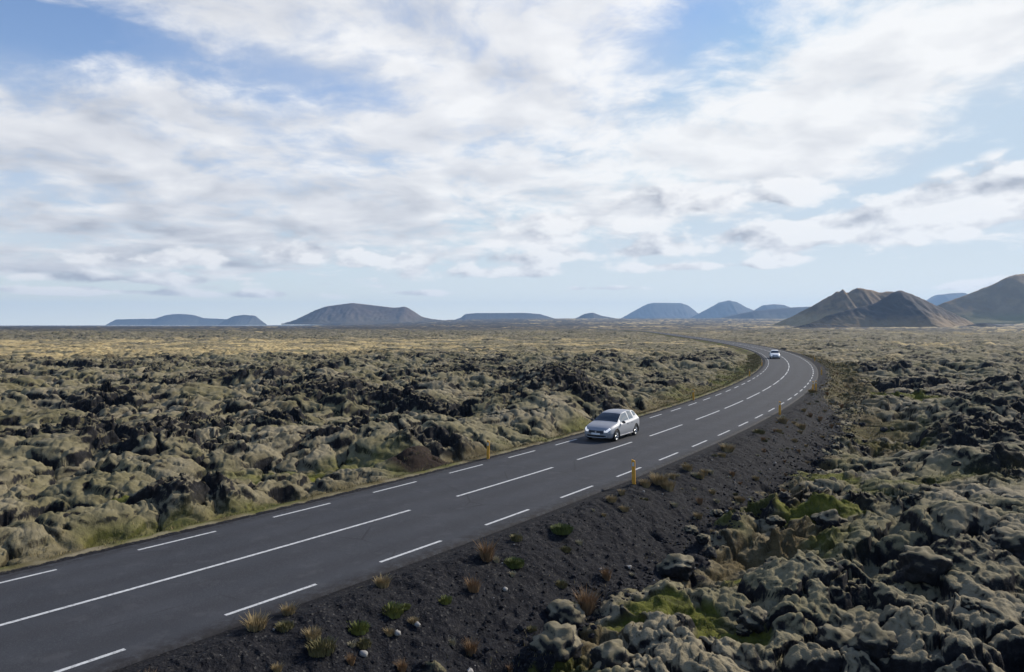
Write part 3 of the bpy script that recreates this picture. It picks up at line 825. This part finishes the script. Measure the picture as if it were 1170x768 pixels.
def put_car(o, s, d, yaw=0):
    p = road_at(s, d); t = RT[int(np.interp(s, RS, np.arange(len(RS))))]
    o.location = (p[0], p[1], .012); o.rotation_euler = (0, 0, math.atan2(-t[1], -t[0])+yaw)
c1 = make_car('hatchback_car', M['silver'])
put_car(c1, 141.55, -1.78)
tag(c1, 'silver five door hatchback with headlights on driving past the lava mounds', 'car')
c2 = make_car('distant_car', M['white'], 1.12)
put_car(c2, 248.2, -1.75)
tag(c2, 'small white car with bright headlights coming round the far bend', 'car')

# ------------------------------------------------------------------ vegetation
def make_tuft(name, mat, n, h, spread, lean, seed, w=.012, cushion=False):
    rd = random.Random(seed); V = []; F = []
    for i in range(n):
        a = rd.uniform(0, 2*math.pi); r_ = spread*math.sqrt(rd.random())
        bx, by = r_*math.cos(a), r_*math.sin(a)
        hh = h*rd.uniform(.5, 1.0)*(1-.45*(r_/spread)**2 if cushion else 1)
        la = a+rd.uniform(-.7, .7); ln = lean*rd.uniform(.2, 1)*(.4+r_/spread)
        dx, dy = math.cos(la)*ln*hh, math.sin(la)*ln*hh
        px_, py_ = -math.sin(a+rd.uniform(-1, 1))*w, math.cos(a+rd.uniform(-1, 1))*w
        b = len(V)
        V += [(bx-px_, by-py_, -.04), (bx+px_, by+py_, -.04), (bx+dx*.4-px_*.8, by+dy*.4-py_*.8, hh*.6), (bx+dx*.4+px_*.8, by+dy*.4+py_*.8, hh*.6), (bx+dx, by+dy, hh)]
        F += [(b, b+1, b+3, b+2), (b+2, b+3, b+4)]
    return mk(name, V, F, mat, None, False)
protos = {
    'tan': make_tuft('grass_tuft', M['tan'], 260, .34, .17, .7, 1), 'rust': make_tuft('grass_tuft', M['rust'], 200, .55, .14, .55, 2, .010),
    'pale': make_tuft('grass_tuft', M['pale'], 150, .26, .14, .9, 3), 'green': make_tuft('cushion_plant', M['green'], 700, .20, .30, .8, 4, .016, True),
    'lime': make_tuft('leafy_plant', M['lime'], 320, .22, .22, .9, 5, .020, True), 'olive': make_tuft('grass_tuft', M['olive'], 300, .24, .22, .8, 6, .012, True)}
usedp = set()
def put_tuft(kind, x, y, s, label, cat, group=None, z=None):
    o = protos[kind]
    if kind in usedp:
        o = o.copy(); COL.objects.link(o)
    usedp.add(kind)
    o.location = (x, y, (gz(x, y) if z is None else z)-.01); o.rotation_euler = (0, 0, random.uniform(0, 6.28)); o.scale = (s*random.uniform(.9, 1.1), s*random.uniform(.9, 1.1), s if s < 1.2 else 1.2+(s-1.2)*.25)
    tag(o, label, cat, group)
SPEC = [
    ((556, 640), 'rust', 1.05, 'tall rusty grass tuft standing alone on the gravel slope', 'grass tuft'),
    ((587, 646), 'green', 1.0, 'dark green cushion plant beside the tall rusty tuft', 'plant'),
    ((642, 607), 'green', 1.15, 'large green cushion plant on gravel between road edge and lava', 'plant'),
    ((590, 617), 'olive', .8, 'small yellowish tuft uphill of the dark green cushion', 'grass tuft'),
    ((671, 700), 'rust', 1.15, 'tall rusty grass clump against the lava boulders', 'grass tuft'),
    ((660, 700), 'lime', .9, 'yellow green plant at the foot of the tall rusty clump', 'plant'),
    ((408, 722), 'lime', .95, 'bright leafy green plant low on the near gravel slope', 'plant'),
    ((447, 702), 'lime', 1.15, 'biggest yellow green leafy plant on the near gravel slope', 'plant'),
    ((463, 696), 'lime', .5, 'tiny bright plant next to the biggest leafy plant', 'plant'),
    ((508, 689), 'lime', .7, 'straggly yellow green plant right of the biggest leafy plant', 'plant'),
    ((366, 745), 'olive', 1.2, 'round brown green tuft at the bottom of gravel slope', 'grass tuft'),
    ((324, 720), 'olive', .75, 'small green tuft between two tan tufts below the edge line', 'grass tuft'),
    ((291, 721), 'tan', .95, 'double tan tuft below the nearest long edge dash', 'grass tuft'),
    ((328, 704), 'tan', .7, 'tan tuft close under the end of the long edge dash', 'grass tuft'),
    ((436, 671), 'tan', .75, 'tan tuft uphill from the biggest leafy plant', 'grass tuft'),
    ((754, 552), 'tan', 1.5, 'largest tan tuft beside the nearest marker post', 'grass tuft'),
    ((764, 560), 'tan', 1.2, 'tan tuft just downhill of the largest one by the post', 'grass tuft'),
    ((738, 556), 'tan', .9, 'tan tuft between the nearest marker post and largest tuft', 'grass tuft'),
    ((786, 538), 'tan', 1.0, 'tan tuft farther along from the largest one by the post', 'grass tuft'),
    ((711, 565), 'tan', .6, 'small tan tuft below the foot of nearest marker post', 'grass tuft'),
    ((699, 574), 'tan', .75, 'bright tan tuft on the shoulder short of nearest marker post', 'grass tuft'),
    ((832, 516), 'tan', 1.5, 'broad tan grass clump at the top of the embankment bend', 'grass tuft'),
    ((928, 449), 'tan', 1.25, 'broad tan grass clump around the close pair of posts', 'grass tuft'),
    ((895, 483), 'tan', 1.4, 'tan clump beside the third right hand marker post', 'grass tuft'),
    ((916, 490), 'tan', 1.3, 'tan clump low on the embankment below the close pair of posts', 'grass tuft'),
    ((868, 495), 'olive', 1.5, 'olive tuft on dark gravel along the outside of bend', 'grass tuft'),
]
pp = at_many([a[0] for a in SPEC])
for (px_, kd, s, lab, cat), p in zip(SPEC, pp):
    put_tuft(kd, p[0], p[1], s, lab, cat, 'plants on the gravel slope', p[2])
# smaller scattered tufts on the slope
rd = random.Random(21); xs = []; 
for i in range(250):
    s = 104+ (rd.random()**1.3)*110; d = 4.5+4.0*rd.random()
    p = road_at(s, d); xs.append((p[0], p[1], rd.choice(['tan', 'tan', 'pale', 'pale', 'olive', 'rust']), rd.uniform(.26, .78)))
zz = ground(np.array([a[0] for a in xs]), np.array([a[1] for a in xs]))
LB = {'tan': 'small tan grass tuft scattered on the dark gravel slope', 'pale': 'wispy pale grass tuft scattered on the dark gravel slope',
      'olive': 'small olive tuft scattered on the dark gravel slope', 'rust': 'thin rusty grass tuft scattered on the dark gravel slope'}
for (x, y, kd, s), z in zip(xs, zz):
    put_tuft(kd, x, y, s, LB[kd], 'grass tuft', 'small %s tufts on the gravel slope' % kd, float(z))
# verge grass: one uncountable mass
def verge():
    rd = np.random.default_rng(5); n = 60000
    nh = 45000
    s = 100+rd.random(n)*170; sgn = np.where(rd.random(n) < .55, -1, 1)
    w = np.where(sgn < 0, 1.9+4.2*np.exp(-((s-185)/26)**2)+2*np.exp(-((s-222)/25)**2), 4.5)
    d = sgn*(4.25+w*rd.random(n))
    s = np.r_[s, 98+rd.random(nh)*85]; d = np.r_[d, 7.2+13*rd.random(nh)]; n += nh
    i = np.interp(s, RS, np.arange(len(RS))); j = np.arange(len(RS))
    x = np.interp(i, j, RL[:, 0])+d*np.interp(i, j, RN[:, 0]); y = np.interp(i, j, RL[:, 1])+d*np.interp(i, j, RN[:, 1])
    z, m1, m2, m3 = ground(x, y, True)
    keep = (rd.random(n) < m1[:, 1]*1.1) & (vn(x/.8, y/.8, 401) > -.15)
    x, y, z, g = x[keep], y[keep], z[keep], m3[keep, 0]
    n = len(x); r_ = np.hypot(x, y)
    h = (.05+.11*rd.random(n))*(.8+r_/200); a = rd.random(n)*6.28; wd = .012*(r_/30).clip(1, 4); ln = h*.5
    b = rd.random(n)*6.28
    P = np.stack([x-np.cos(a)*wd, y-np.sin(a)*wd, z-.03, x+np.cos(a)*wd, y+np.sin(a)*wd, z-.03, x+np.cos(b)*ln, y+np.sin(b)*ln, z+h], -1).reshape(-1, 3)
    me = bpy.data.meshes.new('verge_grass')
    me.from_pydata(P.tolist(), [], np.arange(len(P)).reshape(-1, 3).tolist())
    me.materials.append(M['olive']); me.materials.append(M['tan'])
    pick = (rd.random(n) > .45+.5*g).astype(np.int32)
    me.polygons.foreach_set('material_index', pick)
    tag(link(bpy.data.objects.new('grass', me)), 'short olive and tan grass growing along the road verges', 'grass', kind='stuff')
verge()

# ------------------------------------------------------------------ stones
def lump(seed, sub=3, rough=.28, ang=False, sq=(1, 1, .8)):
    bm = bmesh.new(); bmesh.ops.create_icosphere(bm, subdivisions=sub, radius=1)
    off = Vector((seed*3.7, seed*1.3, -seed*2.1))
    for v in bm.verts:
        c = v.co.normalized()
        k = 1+rough*mnoise.noise(c*1.3+off)+rough*.7*mnoise.noise(c*2.6+off*2)
        if ang:
            ce = mnoise.voronoi(c*1.5+off)[0]; k += .35*(ce[0]-.4)+.18*(mnoise.voronoi(c*3.1+off)[0][0]-.3)
        else:
            k += .30*(.5-mnoise.voronoi(c*1.6+off)[0][0])+.22*(.4-mnoise.voronoi(c*3.2+off)[0][0])+.10*(.3-mnoise.voronoi(c*7+off)[0][0])+.03*mnoise.noise(c*13+off)
        v.co = Vector((c.x*k*sq[0], c.y*k*sq[1], c.z*k*sq[2]))
    me = bpy.data.meshes.new('boulder'); bm.to_mesh(me); bm.free()
    for p in me.polygons: p.use_smooth = True
    return me
BM = [lump(i+1, 4, .30, False, (1, .9, .75)) for i in range(7)]
LM = [lump(i+20, 4, .35, True, (1, .8, .8)) for i in range(6)]
for me in BM: me.materials.append(M['boulder'])
for me in LM: me.materials.append(M['lava'])
def put_rock(name, me, x, y, z, s, label, cat, group, sink=.55, sc3=None):
    o = link(bpy.data.objects.new(name, me))
    o.location = (x, y, z+s*(.75-sink)*.6); o.rotation_euler = (random.uniform(-.25, .25), random.uniform(-.25, .25), random.uniform(0, 6.28))
    o.scale = (s, s, s) if sc3 is None else sc3
    tag(o, label, cat, group); return o
BS = [((775, 655), .6, 'flat sided mossy boulder at the foot of the gravel slope'),
      ((1002, 742), .5, 'round grey green boulder low in the right foreground'),
      ((958, 738), .5, 'pale mossy boulder left of the round grey green one'),
      ((1058, 655), .75, 'large mossy dome boulder in the right foreground lava'),
      ((862, 708), .40, 'upright brown boulder beside the grassy hollow'),
      ((640, 745), .65, 'long mossy boulder beside the rusty clump at the bottom'),
      ((700, 762), .5, 'mossy boulder cut by the bottom edge of the view'),
      ((648, 710), .5, 'smooth mossy boulder just left of the rusty clump'),
      ((950, 600), .55, 'mossy boulder above the brown hollow'),
      ((1160, 628), .6, 'grey mossy boulder at the right edge'),
      ((790, 610), .28, 'small mossy boulder where gravel meets the lava'),
      ((820, 590), .3, 'mossy boulder bordering the gravel higher up the slope')]
bp = at_many([b[0] for b in BS])
for i, ((px_, s, lab), p) in enumerate(zip(BS, bp)):
    put_rock('mossy_boulder', BM[i % 7], p[0], p[1], p[2], s, lab, 'boulder', 'mossy boulders in the right foreground')
rd = random.Random(5); xs = []
for i in range(90):
    s = 100+rd.random()*75; d = 8.3+rd.random()**1.5*9
    p = road_at(s, d); xs.append((p[0], p[1], rd.uniform(.12, .32), rd.random()))
zz = ground(np.array([a[0] for a in xs]), np.array([a[1] for a in xs]))
for (x, y, s, q), z in zip(xs, zz):
    if q < .55: put_rock('mossy_boulder', rd.choice(BM), x, y, float(z), s, 'lesser mossy boulder scattered over the lava below the embankment', 'boulder', 'lesser boulders below the embankment')
    else: put_rock('lava_rock', rd.choice(LM), x, y, float(z), s*.85, 'jagged black lava rock scattered over the lava below the embankment', 'rock', 'black rocks below the embankment')
# single pale stones on the slope
for px_, s, lab in [((577, 676), .09, 'pale stone on the gravel right of the leafy plants'), ((453, 728), .10, 'pale stone on the gravel under the biggest leafy plant'), ((414, 752), .11, 'flat pale stone near the bottom of the gravel'),
                    ((476, 717), .09, 'pale stone low on gravel left of the mossy boulders'), ((736, 563), .07, 'pale stone below the nearest marker post')]:
    p = at_many([px_])[0]
    me = lump(int(px_[0]), 2, .25, False, (1, .8, .7)); me.materials.append(M['stone'])
    put_rock('pale_stone', me, p[0], p[1], p[2], s, lab, 'stone', 'pale stones on the gravel', .2)
# loose scoria: one uncountable mass
def scree():
    rd = np.random.default_rng(9)
    n = 16000
    s = 100+rd.random(n)**1.25*95; d = 4.15+rd.random(n)**.8*4.9
    i = np.interp(s, RS, np.arange(len(RS))); j = np.arange(len(RS))
    x = np.interp(i, j, RL[:, 0])+d*np.interp(i, j, RN[:, 0]); y = np.interp(i, j, RL[:, 1])+d*np.interp(i, j, RN[:, 1])
    z = ground(x, y)
    bm = bmesh.new(); bmesh.ops.create_icosphere(bm, subdivisions=1, radius=1); B = np.array([v.co[:] for v in bm.verts]); FF = np.array([[v.index for v in f.verts] for f in bm.faces]); bm.free()
    size = .010+.05*rd.random(n)**5*(.35+.65*sm(5.5, 8, d))*2.0
    k = 1+.55*(rd.random((n, len(B)))-.5)
    ang = rd.random(n)*6.28
    q = B[None]*k[..., None]*size[:, None, None]*np.array([1, .8, .7])
    X = q[..., 0]*np.cos(ang)[:, None]-q[..., 1]*np.sin(ang)[:, None]+x[:, None]
    Y = q[..., 0]*np.sin(ang)[:, None]+q[..., 1]*np.cos(ang)[:, None]+y[:, None]
    Zq = q[..., 2]+z[:, None]+size[:, None]*.2
    co = np.stack([X, Y, Zq], -1).reshape(-1, 3)
    F = (FF[None]+np.arange(n)[:, None, None]*len(B)).reshape(-1, 3)
    me = bpy.data.meshes.new('gravel'); me.from_pydata(co.tolist(), [], F.tolist())
    me.materials.append(M['scoria']); me.materials.append(M['stone'])
    me.polygons.foreach_set('material_index', np.repeat((rd.random(n) > .972).astype(np.int32), len(FF)))
    tag(link(bpy.data.objects.new('gravel', me)), 'loose black scoria stones covering the embankment', 'gravel', kind='stuff')
scree()

# ------------------------------------------------------------------ air
hz = mk('haze', box_verts(-9700, 9700, -9700, 9700, -40, 292), BF, None, None, False)
hm = bpy.data.materials.new('haze'); hm.use_nodes = True
t = hm.node_tree; t.nodes.remove(t.nodes['Principled BSDF'])
pv = t.nodes.new('ShaderNodeVolumePrincipled'); pv.inputs['Color'].default_value = (.42, .65, 1.0, 1); pv.inputs['Density'].default_value = 8.5e-5; pv.inputs['Anisotropy'].default_value = .2
t.links.new(pv.outputs[0], t.nodes['Material Output'].inputs['Volume'])
hz.data.materials.append(hm)
tag(hz, 'thin blue haze over the far plain and hills', 'haze', kind='stuff')

# ------------------------------------------------------------------ sky, sun
SUN_AZ, SUN_EL = R(57), R(32)          # azimuth clockwise from the view direction (+Y)
w = bpy.data.worlds.new('World'); sc.world = w; w.use_nodes = True
T = w.node_tree; T.nodes.clear()
def wn(typ): return T.nodes.new(typ)
def wl(a, b): T.links.new(a, b)
def wm(op, a, b=None, c=None, clamp=False):
    o = wn('ShaderNodeMath'); o.operation = op; o.use_clamp = clamp
    for i, v in enumerate((a, b, c)):
        if v is None: continue
        if hasattr(v, 'is_linked'): wl(v, o.inputs[i])
        else: o.inputs[i].default_value = v
    return o.outputs[0]
def wstep(x, a, b, lo=0, hi=1):
    o = wn('ShaderNodeMapRange'); o.interpolation_type = 'SMOOTHSTEP'; wl(x, o.inputs['Value'])
    o.inputs['From Min'].default_value = a; o.inputs['From Max'].default_value = b; o.inputs['To Min'].default_value = lo; o.inputs['To Max'].default_value = hi
    return o.outputs['Result']
def wmix(f, a, b):
    o = wn('ShaderNodeMix'); o.data_type = 'RGBA'
    for s_, v in ((o.inputs[0], f), (o.inputs[6], a), (o.inputs[7], b)):
        if hasattr(v, 'is_linked'): wl(v, s_)
        else: s_.default_value = v if isinstance(v, (int, float)) else (*v, 1)
    return o.outputs[2]
def wvec(x, y, z=0.0):
    o = wn('ShaderNodeCombineXYZ')
    for i, v in enumerate((x, y, z)):
        if hasattr(v, 'is_linked'): wl(v, o.inputs[i])
        else: o.inputs[i].default_value = v
    return o.outputs[0]
def wnoise(vec, scale, detail=6, rough=.55, dist=0.0, lac=2.0):
    o = wn('ShaderNodeTexNoise'); wl(vec, o.inputs['Vector']); o.inputs['Scale'].default_value = scale; o.inputs['Detail'].default_value = detail
    o.inputs['Roughness'].default_value = rough; o.inputs['Distortion'].default_value = dist; o.inputs['Lacunarity'].default_value = lac
    return o.outputs['Fac']
sky = wn('ShaderNodeTexSky'); sky.sky_type = 'NISHITA'; sky.sun_disc = False
sky.sun_elevation = SUN_EL; sky.sun_rotation = SUN_AZ; sky.air_density = 1.0; sky.dust_density = .6; sky.ozone_density = 1.5; sky.altitude = 50
tc = wn('ShaderNodeTexCoord'); nz = wn('ShaderNodeVectorMath'); nz.operation = 'NORMALIZE'; wl(tc.outputs['Generated'], nz.inputs[0])
se = wn('ShaderNodeSeparateXYZ'); wl(nz.outputs[0], se.inputs[0]); X, Y, Z = se.outputs
az = wm('ARCTAN2', X, Y); hyp = wm('SQRT', wm('ADD', wm('MULTIPLY', X, X), wm('MULTIPLY', Y, Y)))
el = wm('ARCTAN2', Z, hyp)
Zc = wm('MAXIMUM', Z, 0.0)
kinv = wm('DIVIDE', 1.0, wm('ADD', Zc, .17))
PX = wm('MULTIPLY', X, kinv); PY = wm('MULTIPLY', Y, kinv)
def PQ(px, py):
    """azimuth and elevation of a picture position"""
    a = math.atan((px-CX)/FPX); return a, math.atan((HY-py)/FPX*math.cos(a))
def blob(px, py, rx, ry, amp, rot=0):
    a, e = PQ(px, py)
    c, s_ = math.cos(R(rot)), math.sin(R(rot))
    da = wm('SUBTRACT', az, a); de = wm('SUBTRACT', el, e)
    u = wm('ADD', wm('MULTIPLY', da, c), wm('MULTIPLY', de, s_)); v = wm('SUBTRACT', wm('MULTIPLY', de, c), wm('MULTIPLY', da, s_))
    u = wm('DIVIDE', u, rx/FPX); v = wm('DIVIDE', v, ry/FPX)
    q = wm('ADD', wm('MULTIPLY', u, u), wm('MULTIPLY', v, v))
    return wm('MULTIPLY', wm('EXPONENT', wm('MULTIPLY', q, -1.0)), amp)
def total(items, base=0.0):
    acc = None
    for it in items:
        b = blob(*it); acc = b if acc is None else wm('ADD', acc, b)
    return wm('ADD', acc, base)
def sub5(n): return wm('SUBTRACT', n, .5)
# sheet of broken stratocumulus, seen from below
warp = sub5(wnoise(wvec(PX, PY, 3.0), 1.6, 3)); warp2 = sub5(wnoise(wvec(PX, PY, 8.0), 1.6, 3))
QX = wm('ADD', PX, wm('MULTIPLY', warp, .28)); QY = wm('ADD', PY, wm('MULTIPLY', warp2, .28))
SX, SY = math.sin(SUN_AZ)*.10, math.cos(SUN_AZ)*.10
P1 = wvec(QX, QY, 0.0); P1s = wvec(wm('ADD', QX, SX), wm('ADD', QY, SY), 0.0)
nA = wnoise(P1, 1.8, 7, .5)
nB = wnoise(P1, 4.4, 8, .58); nBs = wnoise(P1s, 4.0, 3, .45)
nD = wnoise(P1, 13.0, 7, .62)
BL = [(170, 60, 180, 40, -.19, -8), (390, 112, 110, 26, -.17, -5), (15, 50, 120, 50, -.15, 0), (40, 222, 130, 20, -.16, 0), (830, 60, 100, 34, -.16, 8), (940, 40, 90, 30, -.09, 0), (1110, 200, 130, 30, -.26, 14), (960, 228, 110, 20, -.22, 8), (760, 262, 120, 12, -.12, 0),
      (60, 150, 150, 50, .16, -8), (560, 140, 330, 100, .16, 0), (980, 130, 260, 45, .16, 22), (300, 255, 330, 42, .16, 0), (1090, 30, 120, 50, .12, 0), (470, 30, 130, 40, .10, 0), (820, 310, 500, 40, -.30, 0), (250, 352, 700, 26, -.26, 0), (620, 318, 160, 22, -.16, 0), (130, 300, 220, 14, .12, 0)]
back = wm('MULTIPLY', wm('MAXIMUM', wstep(el, R(27), R(44)), wstep(Y, .45, .0)), -.22)  # clouds thinned out of view, overhead and behind, to lower the ambient light
bias = wm('ADD', total(BL, .10), back)
dA = wm('ADD', wm('ADD', nA, bias), wm('ADD', wm('MULTIPLY', sub5(nB), .70), wm('MULTIPLY', sub5(nD), .30)))
covA = wstep(dA, .42, .76)
# low cumulus rows nearer the horizon
Q1 = wvec(az, wm('MULTIPLY', el, 1.9), 1.7)
nC = wnoise(Q1, 13, 7, .52); nCs = wnoise(wvec(wm('ADD', az, .010), wm('MULTIPLY', wm('ADD', el, .014), 1.9), 1.7), 13, 4, .5)
CU = [(1070, 240, 130, 22, .34, 8), (1150, 215, 60, 30, .26, 10), (870, 268, 120, 12, .34, 4), (640, 262, 90, 20, .32, 0), (912, 216, 48, 17, .40, 0), (765, 232, 85, 17, .28, 0), (720, 288, 90, 7, .26, 0), (610, 296, 80, 6, .22, 0), (1010, 270, 110, 9, .2, 4),
      (350, 285, 130, 10, .25, 0), (120, 318, 130, 7, .30, 0), (270, 336, 130, 5, .22, 0), (60, 332, 90, 4, .22, 0), (480, 335, 60, 4, .18, 0), (1100, 326, 150, 6, .24, 4), (560, 312, 110, 8, .26, 2), (760, 305, 60, 6, .24, 0), (880, 300, 90, 6, .22, 3), (430, 300, 90, 8, .24, 0), (200, 296, 120, 9, .26, 0), (660, 330, 90, 4, .2, 0)]
tC = total(CU, 0.0)
dC = wm('ADD', wm('MULTIPLY', sub5(nC), 1.0), tC); covC = wm('MULTIPLY', wstep(dC, .10, .24), wstep(tC, .03, .10))
# light on the clouds: bright towards the sun, grey where thick and underneath
ga = wstep(az, -.70, .50)
litA = wm('ADD', wm('MULTIPLY', wm('SUBTRACT', nB, nBs), 1.5), wm('MULTIPLY', sub5(nD), .22))
thick = wstep(dA, .58, 1.05)
shade = wm('ADD', wm('ADD', litA, wm('MULTIPLY', thick, -.34)), wm('ADD', wm('MULTIPLY', ga, .24), .63))
shade = wm('ADD', shade, total([(880, 110, 420, 130, .20, 20), (230, 290, 380, 46, -.22, 0), (520, 225, 240, 30, -.10, 0), (60, 190, 160, 40, -.08, 0)], 0.0))
def cramp(f):
    o = wn('ShaderNodeValToRGB'); e = o.color_ramp.elements; e.new(.5)
    for q, (p, c) in zip(e, [(0.0, (2.9, 3.1, 3.55)), (.5, (4.95, 5.05, 5.3)), (1.0, (6.6, 6.6, 6.6))]):
        q.position = p; q.color = (*c, 1)
    wl(f, o.inputs['Fac']); return o.outputs['Color']
colA = cramp(shade)
shadeC = wm('ADD', wm('MULTIPLY', wm('SUBTRACT', nC, nCs), 4.5), wm('ADD', wm('MULTIPLY', ga, .22), .66))
colC = cramp(shadeC)
tint = wn('ShaderNodeMix'); tint.data_type = 'RGBA'; tint.blend_type = 'MULTIPLY'; tint.inputs[0].default_value = 1
wl(sky.outputs['Color'], tint.inputs[6]); tint.inputs[7].default_value = (.64, .80, 1.04, 1)
cap_ = wn('ShaderNodeMix'); cap_.data_type = 'RGBA'; cap_.blend_type = 'DARKEN'; cap_.inputs[0].default_value = 1
wl(tint.outputs[2], cap_.inputs[6]); cap_.inputs[7].default_value = (3.4, 4.4, 5.5, 1)
base = cap_.outputs[2]
# thin milky veil low down
veil = wm('MULTIPLY', wm('EXPONENT', wm('MULTIPLY', Zc, -5.5)), .93)
milk = wmix(wstep(az, -.6, .6), (3.9, 4.7, 5.3), (4.7, 5.25, 5.65))
c = wmix(veil, base, milk)
thin = wm('MULTIPLY', wstep(wm('ADD', wnoise(wvec(QX, QY, 9.0), 1.3, 7, .6), wm('MULTIPLY', bias, .8)), .36, .80), .5)
c = wmix(thin, c, (4.4, 4.75, 5.3))
glow = wm('EXPONENT', wm('MULTIPLY', Zc, -17.0))
c = wmix(wm('MULTIPLY', glow, .9), c, (7.7, 7.7, 6.7))
low = wstep(el, .005, .05)
c = wmix(wm('MULTIPLY', wm('MULTIPLY', covA, low), .93), c, colA)
c = wmix(wm('MULTIPLY', covC, .88), c, colC)
bg = wn('ShaderNodeBackground'); bg.inputs['Strength'].default_value = .15; wl(c, bg.inputs['Color'])
out = wn('ShaderNodeOutputWorld'); wl(bg.outputs[0], out.inputs['Surface'])
w.cycles.sampling_method = 'MANUAL'; w.cycles.sample_map_resolution = 512

sl = bpy.data.lights.new('sun', 'SUN'); sl.energy = 5.0; sl.angle = R(.6); sl.color = (1, .93, .82)
so = link(bpy.data.objects.new('sun', sl))
dv = Vector((math.sin(SUN_AZ)*math.cos(SUN_EL), math.cos(SUN_AZ)*math.cos(SUN_EL), math.sin(SUN_EL)))
so.rotation_euler = dv.to_track_quat('Z', 'Y').to_euler()

# ------------------------------------------------------------------ camera and render settings
cd = bpy.data.cameras.new('camera'); cd.sensor_width = 36; cd.lens = FPX/1170*36; cd.clip_end = 60000; cd.clip_start = .1
co = link(bpy.data.objects.new('camera', cd)); co.location = (0, 0, CAM_H)
co.rotation_euler = (R(90)-math.atan((384-HY)/FPX), 0, 0)
sc.camera = co
sc.render.engine = 'CYCLES'
sc.cycles.use_denoising = True
try: sc.cycles.denoiser = 'OPENIMAGEDENOISE'
except Exception: pass
sc.cycles.max_bounces = 4; sc.cycles.diffuse_bounces = 1; sc.cycles.glossy_bounces = 3; sc.cycles.volume_bounces = 0
sc.cycles.use_adaptive_sampling = True; sc.cycles.adaptive_threshold = .025
sc.render.resolution_x, sc.render.resolution_y = 1024, 672
sc.view_settings.view_transform = 'Standard'; sc.view_settings.look = 'None'
sc.view_settings.exposure = 0; sc.view_settings.gamma = 1
